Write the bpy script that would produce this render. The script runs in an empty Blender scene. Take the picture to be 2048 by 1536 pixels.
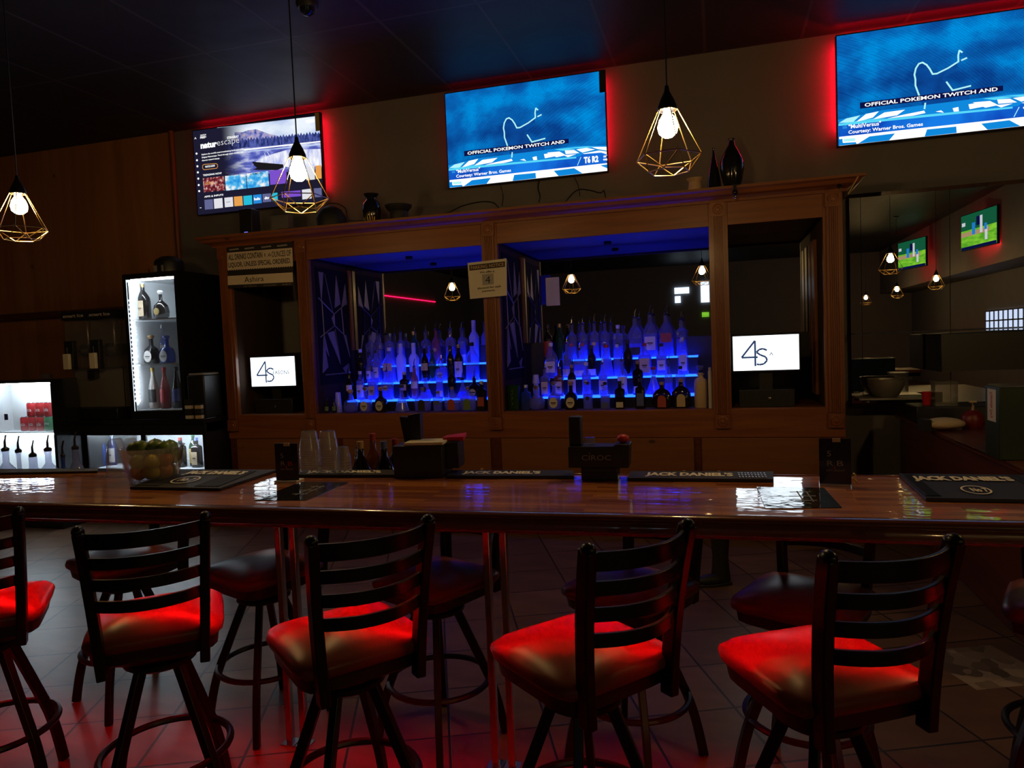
import bpy, math, random
from mathutils import Vector, Matrix
random.seed(7)
sc = bpy.context.scene
C = sc.collection
# ------------------------------------------------------------------ camera, world, exposure
F = 1420.0; YAW = math.radians(16.266); PIT = math.radians(3.081); ROL = math.radians(-2.303); EYE = 1.6
def _basis():
    cy, sy, cp, sp = math.cos(YAW), math.sin(YAW), math.cos(PIT), math.sin(PIT)
    f = Vector((-sy*cp, cy*cp, -sp)); r = Vector((cy, sy, 0.0)); u = r.cross(f)
    c, s = math.cos(ROL), math.sin(ROL)
    return c*r + s*u, -s*r + c*u, f
R_, U_, F_ = _basis()
cam = bpy.data.objects.new('camera', bpy.data.cameras.new('camera'))
C.objects.link(cam)
cam.data.sensor_width = 36.0; cam.data.lens = 36.0*F/2048.0
cam.data.clip_start = 0.05; cam.data.clip_end = 60
m3 = Matrix((R_, U_, -F_)).transposed()
cam.matrix_world = Matrix.Translation((0, 0, EYE)) @ m3.to_4x4()
sc.camera = cam
w = bpy.data.worlds.new('world'); sc.world = w; w.use_nodes = True
w.node_tree.nodes['Background'].inputs[0].default_value = (0.35, 0.4, 0.7, 1)
w.node_tree.nodes['Background'].inputs[1].default_value = 0.0015
sc.view_settings.view_transform = 'Standard'; sc.view_settings.look = 'None'
sc.view_settings.gamma = 1.0; sc.view_settings.use_curve_mapping = False
sc.view_settings.exposure = 0.0
cy_ = sc.cycles
cy_.max_bounces = 8; cy_.diffuse_bounces = 3; cy_.glossy_bounces = 5; cy_.transmission_bounces = 6
cy_.transparent_max_bounces = 24; cy_.caustics_reflective = False; cy_.caustics_refractive = False
cy_.sample_clamp_indirect = 3.0; cy_.blur_glossy = 0.5

def at(px, py, Y=None, Z=None, X=None):
    """world point on the plane Y / Z / X seen at a point of the photograph"""
    d = F_ + R_*((px-1024)/F) - U_*((py-768)/F)
    t = Y/d.y if Y is not None else ((Z-EYE)/d.z if Z is not None else X/d.x)
    return Vector((d.x*t, d.y*t, EYE+d.z*t))

# ------------------------------------------------------------------ materials
def nt(name):
    m = bpy.data.materials.new(name); m.use_nodes = True
    return m, m.node_tree, m.node_tree.nodes['Principled BSDF']
def mat(name, col, rough=0.5, metal=0.0, emit=None, es=0.0, coat=0.0, alpha=1.0, noise=0.0, nscale=8.0, bump=0.0, spec=None, coat_rough=0.05):
    m, t, b = nt(name)
    b.inputs['Base Color'].default_value = (*col, 1)
    b.inputs['Roughness'].default_value = rough; b.inputs['Metallic'].default_value = metal
    if spec is not None: b.inputs['Specular IOR Level'].default_value = spec
    if emit: b.inputs['Emission Color'].default_value = (*emit, 1); b.inputs['Emission Strength'].default_value = es
    if coat: b.inputs['Coat Weight'].default_value = coat; b.inputs['Coat Roughness'].default_value = coat_rough
    if alpha < 1: b.inputs['Alpha'].default_value = alpha
    tc = t.nodes.new('ShaderNodeTexCoord')
    n = t.nodes.new('ShaderNodeTexNoise'); n.inputs['Scale'].default_value = nscale; n.inputs['Detail'].default_value = 4
    t.links.new(tc.outputs['Object'], n.inputs['Vector'])
    if noise:
        r = t.nodes.new('ShaderNodeMixRGB'); r.blend_type = 'MIX'
        r.inputs[1].default_value = (*[c*(1-noise) for c in col], 1); r.inputs[2].default_value = (*[min(1, c*(1+noise)) for c in col], 1)
        t.links.new(n.outputs['Fac'], r.inputs[0]); t.links.new(r.outputs[0], b.inputs['Base Color'])
    if bump:
        bp = t.nodes.new('ShaderNodeBump'); bp.inputs['Strength'].default_value = bump; bp.inputs['Distance'].default_value = 0.01
        t.links.new(n.outputs['Fac'], bp.inputs['Height']); t.links.new(bp.outputs[0], b.inputs['Normal'])
    return m
def emat(name, col, s):
    m = bpy.data.materials.new(name); m.use_nodes = True; t = m.node_tree; t.nodes.clear()
    e = t.nodes.new('ShaderNodeEmission'); e.inputs[0].default_value = (*col, 1); e.inputs[1].default_value = s
    o = t.nodes.new('ShaderNodeOutputMaterial'); t.links.new(e.outputs[0], o.inputs[0]); return m
def wood(name, c1, c2, axis='X', rough=0.45, coat=0.2, scale=1.0, knots=True):
    m, t, b = nt(name)
    tc = t.nodes.new('ShaderNodeTexCoord'); mp = t.nodes.new('ShaderNodeMapping')
    s = {'X': (0.9, 14, 14), 'Y': (14, 0.9, 14), 'Z': (14, 14, 0.9)}[axis]
    mp.inputs['Scale'].default_value = [v*scale for v in s]
    t.links.new(tc.outputs['Object'], mp.inputs[0])
    n = t.nodes.new('ShaderNodeTexNoise'); n.inputs['Scale'].default_value = 1.0; n.inputs['Detail'].default_value = 8; n.inputs['Distortion'].default_value = 1.2
    t.links.new(mp.outputs[0], n.inputs[0])
    cr = t.nodes.new('ShaderNodeValToRGB'); cr.color_ramp.elements[0].color = (*c1, 1); cr.color_ramp.elements[1].color = (*c2, 1)
    cr.color_ramp.elements[0].position = 0.32; cr.color_ramp.elements[1].position = 0.68
    t.links.new(n.outputs['Fac'], cr.inputs[0])
    last = cr.outputs[0]
    if knots:
        v = t.nodes.new('ShaderNodeTexVoronoi'); v.inputs['Scale'].default_value = 2.3
        mp2 = t.nodes.new('ShaderNodeMapping'); mp2.inputs['Scale'].default_value = {'X': (.8, 1.6, 1.6), 'Y': (1.6, .8, 1.6), 'Z': (1.6, 1.6, .8)}[axis]
        t.links.new(tc.outputs['Object'], mp2.inputs[0]); t.links.new(mp2.outputs[0], v.inputs[0])
        k = t.nodes.new('ShaderNodeValToRGB'); k.color_ramp.elements[0].position = 0.03; k.color_ramp.elements[1].position = 0.075
        t.links.new(v.outputs['Distance'], k.inputs[0])
        mx = t.nodes.new('ShaderNodeMixRGB'); mx.inputs[1].default_value = (*[c*0.25 for c in c1], 1)
        t.links.new(k.outputs[0], mx.inputs[0]); t.links.new(last, mx.inputs[2]); last = mx.outputs[0]
    t.links.new(last, b.inputs['Base Color'])
    b.inputs['Roughness'].default_value = rough; b.inputs['Coat Weight'].default_value = coat; b.inputs['Coat Roughness'].default_value = 0.2
    bp = t.nodes.new('ShaderNodeBump'); bp.inputs['Strength'].default_value = 0.15; bp.inputs['Distance'].default_value = 0.004
    t.links.new(n.outputs['Fac'], bp.inputs['Height']); t.links.new(bp.outputs[0], b.inputs['Normal'])
    return m
def glass(name, col, clear=0.6, diff=0.18, rough=0.04, trans=0.5):
    """thin-walled glass: see-through, a little body colour and a gloss"""
    m = bpy.data.materials.new(name); m.use_nodes = True; t = m.node_tree; t.nodes.clear()
    tr = t.nodes.new('ShaderNodeBsdfTransparent'); tr.inputs[0].default_value = (*[0.55+0.45*c for c in col], 1)
    df = t.nodes.new('ShaderNodeBsdfDiffuse'); df.inputs[0].default_value = (*col, 1)
    tl = t.nodes.new('ShaderNodeBsdfTranslucent'); tl.inputs[0].default_value = (*col, 1)
    md = t.nodes.new('ShaderNodeMixShader'); md.inputs[0].default_value = trans
    t.links.new(df.outputs[0], md.inputs[1]); t.links.new(tl.outputs[0], md.inputs[2])
    a = t.nodes.new('ShaderNodeMixShader'); a.inputs[0].default_value = 1-clear
    t.links.new(tr.outputs[0], a.inputs[1]); t.links.new(md.outputs[0], a.inputs[2])
    gl = t.nodes.new('ShaderNodeBsdfGlossy'); gl.inputs['Roughness'].default_value = rough
    fr = t.nodes.new('ShaderNodeLayerWeight'); fr.inputs[0].default_value = 0.5
    pw = t.nodes.new('ShaderNodeMath'); pw.operation = 'POWER'; pw.inputs[1].default_value = 3.0
    t.links.new(fr.outputs['Facing'], pw.inputs[0])
    ml = t.nodes.new('ShaderNodeMath'); ml.operation = 'MULTIPLY_ADD'; ml.inputs[1].default_value = 0.9; ml.inputs[2].default_value = 0.05
    t.links.new(pw.outputs[0], ml.inputs[0])
    b = t.nodes.new('ShaderNodeMixShader'); t.links.new(ml.outputs[0], b.inputs[0])
    t.links.new(a.outputs[0], b.inputs[1]); t.links.new(gl.outputs[0], b.inputs[2])
    o = t.nodes.new('ShaderNodeOutputMaterial'); t.links.new(b.outputs[0], o.inputs[0]); return m

def floor_mat():
    m, t, b = nt('floor_tile')
    tc = t.nodes.new('ShaderNodeTexCoord'); mp = t.nodes.new('ShaderNodeMapping')
    mp.inputs['Rotation'].default_value = (0, 0, math.radians(-22.6))
    t.links.new(tc.outputs['Object'], mp.inputs[0])
    br = t.nodes.new('ShaderNodeTexBrick'); br.offset = 0.0; br.inputs['Scale'].default_value = 1.0
    br.inputs['Brick Width'].default_value = 0.41; br.inputs['Row Height'].default_value = 0.41
    br.inputs['Mortar Size'].default_value = 0.006; br.inputs['Mortar Smooth'].default_value = 0.2
    br.inputs['Color1'].default_value = (0.25, 0.135, 0.08, 1); br.inputs['Color2'].default_value = (0.17, 0.09, 0.055, 1)
    br.inputs['Mortar'].default_value = (0.03, 0.02, 0.018, 1)
    t.links.new(mp.outputs[0], br.inputs[0])
    n = t.nodes.new('ShaderNodeTexNoise'); n.inputs['Scale'].default_value = 3; n.inputs['Detail'].default_value = 8
    mp2 = t.nodes.new('ShaderNodeMapping'); mp2.inputs['Scale'].default_value = (1, 3, 1); mp2.inputs['Rotation'].default_value = (0, 0, 0.6)
    t.links.new(tc.outputs['Object'], mp2.inputs[0]); t.links.new(mp2.outputs[0], n.inputs[0])
    mx = t.nodes.new('ShaderNodeMixRGB'); mx.blend_type = 'MULTIPLY'; mx.inputs[0].default_value = 0.75
    t.links.new(br.outputs[0], mx.inputs[1]); t.links.new(n.outputs[0], mx.inputs[2])
    mc = at(1968, 1332, Z=0)
    mp4 = t.nodes.new('ShaderNodeMapping'); mp4.vector_type = 'TEXTURE'; mp4.inputs['Location'].default_value = (mc.x, mc.y, 0); mp4.inputs['Rotation'].default_value = (0, 0, math.radians(22.4+0))
    t.links.new(tc.outputs['Object'], mp4.inputs[0])
    sx = t.nodes.new('ShaderNodeSeparateXYZ'); t.links.new(mp4.outputs[0], sx.inputs[0])
    ab = [t.nodes.new('ShaderNodeMath') for _ in range(2)]
    for k_ in (0, 1): ab[k_].operation = 'ABSOLUTE'; t.links.new(sx.outputs[k_], ab[k_].inputs[0])
    mxx = t.nodes.new('ShaderNodeMath'); mxx.operation = 'MAXIMUM'; t.links.new(ab[0].outputs[0], mxx.inputs[0]); t.links.new(ab[1].outputs[0], mxx.inputs[1])
    lt = t.nodes.new('ShaderNodeMath'); lt.operation = 'LESS_THAN'; lt.inputs[1].default_value = 0.20; t.links.new(mxx.outputs[0], lt.inputs[0])
    vo = t.nodes.new('ShaderNodeTexVoronoi'); vo.inputs['Scale'].default_value = 11; vo.distance = 'MANHATTAN'; t.links.new(mp4.outputs[0], vo.inputs[0])
    vr = t.nodes.new('ShaderNodeValToRGB'); vr.color_ramp.elements[0].color = (.07, .045, .035, 1); vr.color_ramp.elements[1].color = (.42, .33, .27, 1); t.links.new(vo.outputs['Color'], vr.inputs[0])
    m5 = t.nodes.new('ShaderNodeMixRGB'); t.links.new(lt.outputs[0], m5.inputs[0]); t.links.new(mx.outputs[0], m5.inputs[1]); t.links.new(vr.outputs[0], m5.inputs[2])
    t.links.new(m5.outputs[0], b.inputs['Base Color'])
    b.inputs['Roughness'].default_value = 0.36; b.inputs['Specular IOR Level'].default_value = 0.3
    bp = t.nodes.new('ShaderNodeBump'); bp.inputs['Strength'].default_value = 0.5; bp.inputs['Distance'].default_value = 0.004; bp.invert = True
    t.links.new(br.outputs['Fac'], bp.inputs['Height']); t.links.new(bp.outputs[0], b.inputs['Normal'])
    return m
def bartop_mat():
    m, t, b = nt('butcher_block')
    tc = t.nodes.new('ShaderNodeTexCoord')
    br = t.nodes.new('ShaderNodeTexBrick'); br.offset = 0.37; br.inputs['Scale'].default_value = 1.0
    br.inputs['Brick Width'].default_value = 0.42; br.inputs['Row Height'].default_value = 0.036
    br.inputs['Mortar Size'].default_value = 0.0006
    br.inputs['Color1'].default_value = (0.80, 0.29, 0.08, 1); br.inputs['Color2'].default_value = (0.34, 0.085, 0.026, 1)
    br.inputs['Mortar'].default_value = (0.03, 0.008, 0.004, 1)
    t.links.new(tc.outputs['Object'], br.inputs[0])
    mp = t.nodes.new('ShaderNodeMapping'); mp.inputs['Scale'].default_value = (2.5, 40, 1)
    t.links.new(tc.outputs['Object'], mp.inputs[0])
    n = t.nodes.new('ShaderNodeTexNoise'); n.inputs['Scale'].default_value = 1; n.inputs['Detail'].default_value = 6
    t.links.new(mp.outputs[0], n.inputs[0])
    mx = t.nodes.new('ShaderNodeMixRGB'); mx.blend_type = 'OVERLAY'; mx.inputs[0].default_value = 0.8
    t.links.new(br.outputs[0], mx.inputs[1]); t.links.new(n.outputs[0], mx.inputs[2])
    t.links.new(mx.outputs[0], b.inputs['Base Color'])
    b.inputs['Roughness'].default_value = 0.3; b.inputs['Coat Weight'].default_value = 1.0; b.inputs['Coat Roughness'].default_value = 0.035; b.inputs['Coat IOR'].default_value = 1.6
    mp3 = t.nodes.new('ShaderNodeMapping'); mp3.inputs['Scale'].default_value = (9, 22, 9)
    t.links.new(tc.outputs['Object'], mp3.inputs[0])
    n2 = t.nodes.new('ShaderNodeTexNoise'); n2.inputs['Scale'].default_value = 1.0; n2.inputs['Detail'].default_value = 2
    t.links.new(mp3.outputs[0], n2.inputs[0])
    bp = t.nodes.new('ShaderNodeBump'); bp.inputs['Strength'].default_value = 0.25; bp.inputs['Distance'].default_value = 0.004
    t.links.new(n2.outputs['Fac'], bp.inputs['Height']); t.links.new(bp.outputs[0], b.inputs['Coat Normal'])
    cn = t.nodes.new('ShaderNodeCombineXYZ'); tl_ = math.radians(2.35)   # coat normal tilted to shift the reflections; the top itself is flat
    cn.inputs[1].default_value = math.sin(tl_); cn.inputs[2].default_value = math.cos(tl_); t.links.new(cn.outputs[0], bp.inputs['Normal'])
    return m
def grid_mat(name, col, line, w_, h_, off, rough):
    m, t, b = nt(name)
    tc = t.nodes.new('ShaderNodeTexCoord'); mp = t.nodes.new('ShaderNodeMapping'); mp.inputs['Location'].default_value = off
    t.links.new(tc.outputs['Object'], mp.inputs[0])
    br = t.nodes.new('ShaderNodeTexBrick'); br.offset = 0.0; br.inputs['Scale'].default_value = 1.0
    br.inputs['Brick Width'].default_value = w_; br.inputs['Row Height'].default_value = h_; br.inputs['Mortar Size'].default_value = 0.013
    br.inputs['Color1'].default_value = (*col, 1); br.inputs['Color2'].default_value = (*col, 1); br.inputs['Mortar'].default_value = (*line, 1)
    t.links.new(mp.outputs[0], br.inputs[0]); t.links.new(br.outputs[0], b.inputs['Base Color'])
    n = t.nodes.new('ShaderNodeTexNoise'); n.inputs['Scale'].default_value = 2.5
    t.links.new(tc.outputs['Object'], n.inputs[0])
    bp = t.nodes.new('ShaderNodeBump'); bp.inputs['Strength'].default_value = 0.5; bp.inputs['Distance'].default_value = 0.02
    ad = t.nodes.new('ShaderNodeMath'); ad.operation = 'ADD'
    t.links.new(br.outputs['Fac'], ad.inputs[0]); t.links.new(n.outputs['Fac'], ad.inputs[1])
    t.links.new(ad.outputs[0], bp.inputs['Height']); t.links.new(bp.outputs[0], b.inputs['Normal'])
    b.inputs['Roughness'].default_value = rough; b.inputs['Specular IOR Level'].default_value = 0.25
    return m
def screen_noise(name, c1, c2, s, scale=3.0, stretch=(1, 1, 1), c3=None):
    m = bpy.data.materials.new(name); m.use_nodes = True; t = m.node_tree; t.nodes.clear()
    tc = t.nodes.new('ShaderNodeTexCoord'); mp = t.nodes.new('ShaderNodeMapping'); mp.inputs['Scale'].default_value = stretch
    n = t.nodes.new('ShaderNodeTexNoise'); n.inputs['Scale'].default_value = scale; n.inputs['Detail'].default_value = 5
    cr = t.nodes.new('ShaderNodeValToRGB'); cr.color_ramp.elements[0].color = (*c1, 1); cr.color_ramp.elements[1].color = (*c2, 1)
    cr.color_ramp.elements[0].position = 0.36; cr.color_ramp.elements[1].position = 0.64
    if c3:
        e_ = cr.color_ramp.elements.new(0.5); e_.color = (*c3, 1)
    e = t.nodes.new('ShaderNodeEmission'); e.inputs[1].default_value = s
    o = t.nodes.new('ShaderNodeOutputMaterial')
    t.links.new(tc.outputs['Object'], mp.inputs[0]); t.links.new(mp.outputs[0], n.inputs[0]); t.links.new(n.outputs['Fac'], cr.inputs[0])
    t.links.new(cr.outputs[0], e.inputs[0]); t.links.new(e.outputs[0], o.inputs[0]); return m

M = {}
M['floor'] = floor_mat(); M['bartop'] = bartop_mat()
M['ceiling'] = grid_mat('ceiling_tile', (0.022, 0.024, 0.03), (0.05, 0.05, 0.055), 0.8, 1.6, (4.05, -5.14, 0), 0.5)
M['wall'] = mat('grey_wall', (0.18, 0.17, 0.172), 0.75, noise=0.12, nscale=3, bump=0.05)
M['woodwall'] = wood('panel_wall', (0.36, 0.14, 0.05), (0.50, 0.21, 0.08), 'Z', 0.6, 0.05, 0.35)
M['pine'] = wood('pine', (0.18, 0.050, 0.013), (0.27, 0.087, 0.024), 'X', 0.42, 0.25)
M['pinev'] = wood('pine_upright', (0.18, 0.050, 0.013), (0.26, 0.085, 0.024), 'Z', 0.42, 0.25, knots=False)
M['pinedoor'] = wood('pine_door', (0.19, 0.065, 0.017), (0.24, 0.088, 0.025), 'X', 0.5, 0.1)
M['darkwood'] = wood('mahogany', (0.07, 0.015, 0.01), (0.13, 0.03, 0.015), 'Y', 0.4, 0.3)
M['nosing'] = mat('bar_nosing', (0.16, 0.045, 0.02), 0.25, coat=1)
M['black'] = mat('black_plastic', (0.012, 0.012, 0.014), 0.4)
M['blackgloss'] = mat('black_gloss', (0.01, 0.01, 0.012), 0.12)
M['blackmatte'] = mat('black_rubber', (0.012, 0.012, 0.012), 0.6)
M['blackmetal'] = mat('black_metal', (0.006, 0.006, 0.007), 0.30, spec=0.35)
M['vinyl'] = mat('seat_vinyl', (0.16, 0.036, 0.024), 0.34, bump=0.05, nscale=9, spec=0.28)
M['signpaper'] = mat('laminated_paper', (0.72, 0.62, 0.5), 0.4, coat=0.8)
M['bayside'] = mat('bay_side_paint', (0.05, 0.03, 0.022), 0.8, spec=0.1)
M['steel'] = mat('steel', (0.6, 0.6, 0.62), 0.22, metal=1)
M['chrome'] = mat('chrome', (0.8, 0.8, 0.82), 0.08, metal=1)
M['brushed'] = mat('brushed_steel', (0.38, 0.36, 0.34), 0.36, metal=.55)
M['brass'] = mat('brass', (0.75, 0.52, 0.22), 0.3, metal=1)
M['mirror'] = mat('mirror', (0.72, 0.74, 0.78), 0.0, metal=1)
M['bulb'] = emat('bulb_glow', (1.0, 0.62, 0.22), 220)
M['red_led'] = emat('red_led', (1.0, 0.004, 0.02), 42)
M['red_led_wide'] = emat('red_led_wide', (1.0, 0.004, 0.02), 85)
M['red_led_dim'] = emat('red_led_dim', (1.0, 0.004, 0.05), 7)
M['bar_led'] = emat('bar_red_led', (1.0, 0.004, 0.004), 520)
M['blue_led'] = emat('blue_led', (0.01, 0.10, 1.0), 4)
M['blue_top'] = emat('blue_acrylic', (0.004, 0.02, 1.0), 15)
M['white_led'] = emat('white_led', (0.75, 0.9, 1.0), 165)
M['white_led_soft'] = emat('white_led_soft', (0.7, 0.86, 1.0), 2.2)
M['white'] = mat('white_paint', (0.78, 0.8, 0.82), 0.4)
M['paper'] = mat('paper', (0.62, 0.58, 0.5), 0.6)
M['cream'] = mat('cream_print', (0.95, 0.88, 0.72), 0.5)
M['tan'] = mat('tan_label', (0.5, 0.33, 0.2), 0.6)
M['ink'] = mat('ink', (0.015, 0.012, 0.012), 0.6)
M['greyink'] = mat('grey_print', (0.30, 0.29, 0.30), 0.5)
M['darkposter'] = mat('dark_poster', (0.025, 0.025, 0.035), 0.12, noise=0.5, nscale=25)
def poster_mat():
    m, t, b = nt('varnished_poster')
    b.inputs['Base Color'].default_value = (.02, .02, .025, 1); b.inputs['Roughness'].default_value = .06
    tc = t.nodes.new('ShaderNodeTexCoord'); n2 = t.nodes.new('ShaderNodeTexNoise'); n2.inputs['Scale'].default_value = 16; n2.inputs['Detail'].default_value = 2
    t.links.new(tc.outputs['Object'], n2.inputs['Vector'])
    bp = t.nodes.new('ShaderNodeBump'); bp.inputs['Strength'].default_value = 0.3; bp.inputs['Distance'].default_value = 0.004
    cn = t.nodes.new('ShaderNodeCombineXYZ'); tl_ = math.radians(2.35); cn.inputs[1].default_value = math.sin(tl_); cn.inputs[2].default_value = math.cos(tl_)  # same tilted normal on the flat sheet, to shift its reflections
    t.links.new(cn.outputs[0], bp.inputs['Normal']); t.links.new(n2.outputs['Fac'], bp.inputs['Height']); t.links.new(bp.outputs[0], b.inputs['Normal'])
    return m
M['varnished'] = poster_mat()
M['redprint'] = mat('red_print', (0.45, 0.04, 0.05), 0.5)
M['red'] = mat('red_plastic', (0.5, 0.015, 0.02), 0.35)
M['darkred'] = mat('dark_red_plastic', (0.14, 0.006, 0.01), 0.4)
M['green'] = mat('green_card', (0.010, 0.026, 0.010), 0.4)
M['greenfoil'] = mat('green_foil', (0.05, 0.22, 0.09), 0.3)
M['lime'] = mat('lime_skin', (0.10, 0.17, 0.02), 0.4, noise=0.3, nscale=20, bump=0.1)
M['orange'] = mat('orange_skin', (0.65, 0.2, 0.02), 0.45, bump=0.15, nscale=60)
M['lemon'] = mat('lemon_skin', (0.7, 0.5, 0.04), 0.4, bump=0.12, nscale=50)
M['towel'] = mat('towel_cloth', (0.6, 0.48, 0.34), 0.9, bump=0.5, nscale=60)
M['clearplastic'] = glass('clear_plastic', (0.75, 0.75, 0.75), 0.86, rough=0.15)
M['pane'] = glass('door_glass', (0.5, 0.5, 0.5), 0.97, rough=0.0)
M['g_clear'] = glass('clear_glass', (0.5, 0.52, 0.75), 0.80, trans=.4)
M['liquid'] = glass('clear_spirit', (0.35, 0.40, 0.8), 0.40, trans=.6)
M['liquid_amber'] = glass('amber_spirit', (0.45, 0.16, 0.04), 0.35, trans=.6)
M['g_frost'] = glass('frosted_glass', (0.75, 0.75, 0.85), 0.12, rough=0.3)
M['g_dark'] = glass('dark_glass', (0.02, 0.012, 0.01), 0.06, rough=0.05)
M['g_amber'] = glass('amber_glass', (0.30, 0.08, 0.02), 0.25, rough=0.05)
M['g_green'] = glass('green_glass', (0.03, 0.13, 0.04), 0.3, rough=0.05)
M['g_pink'] = glass('rose_glass', (0.5, 0.15, 0.16), 0.3, rough=0.05)
M['g_blue'] = glass('blue_glass', (0.05, 0.12, 0.5), 0.4, rough=0.05)
M['lab_white'] = mat('white_label', (0.6, 0.56, 0.52), 0.6)
M['lab_black'] = mat('black_label', (0.02, 0.02, 0.02), 0.5)
M['lab_red'] = mat('red_label', (0.4, 0.06, 0.05), 0.6)
M['lab_gold'] = mat('gold_label', (0.55, 0.38, 0.12), 0.45)
M['lab_tan'] = mat('beige_label', (0.55, 0.42, 0.28), 0.6)
M['lab_blue'] = mat('blue_label', (0.08, 0.1, 0.35), 0.6)
M['lab_green'] = mat('green_label', (0.12, 0.2, 0.08), 0.6)
M['cork'] = mat('cork', (0.4, 0.24, 0.12), 0.8)
M['cap_red'] = mat('red_cap', (0.35, 0.03, 0.03), 0.4)
M['cap_gold'] = mat('gold_cap', (0.6, 0.4, 0.12), 0.3, metal=0.8)
M['cap_white'] = mat('white_cap', (0.6, 0.6, 0.62), 0.4)
M['relief'] = mat('relief_facets', (0.24, 0.20, 0.16), 0.5)
M['panelblack'] = mat('panel_black', (0.01, 0.01, 0.012), 0.85, spec=0.1)
M['white_em'] = emat('screen_white', (1, 1, 1), 1.15)

# ------------------------------------------------------------------ mesh builder
_tc = {}
def text_polys(s, bold=0.0):
    key = (s, bold)
    if key in _tc: return _tc[key]
    cu = bpy.data.curves.new('t', 'FONT'); cu.body = s; cu.resolution_u = 2; cu.offset = bold; cu.fill_mode = 'FRONT'
    o = bpy.data.objects.new('t', cu)
    me = bpy.data.meshes.new_from_object(o)
    vs = [v.co.copy() for v in me.vertices]; fs = [tuple(p.vertices) for p in me.polygons]
    if vs:
        x0 = min(v.x for v in vs); x1 = max(v.x for v in vs); y0 = min(v.y for v in vs); y1 = max(v.y for v in vs)
        y0 = min(y0, 0) if any(c in s for c in 'gpqyj,') else y0
        vs = [((v.x-x0)/(x1-x0), (v.y-y0)/(y1-y0)) for v in vs]; asp = (x1-x0)/(y1-y0)
    else: asp = 1
    bpy.data.objects.remove(o); bpy.data.curves.remove(cu); bpy.data.meshes.remove(me)
    _tc[key] = (vs, fs, asp); return _tc[key]

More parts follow.
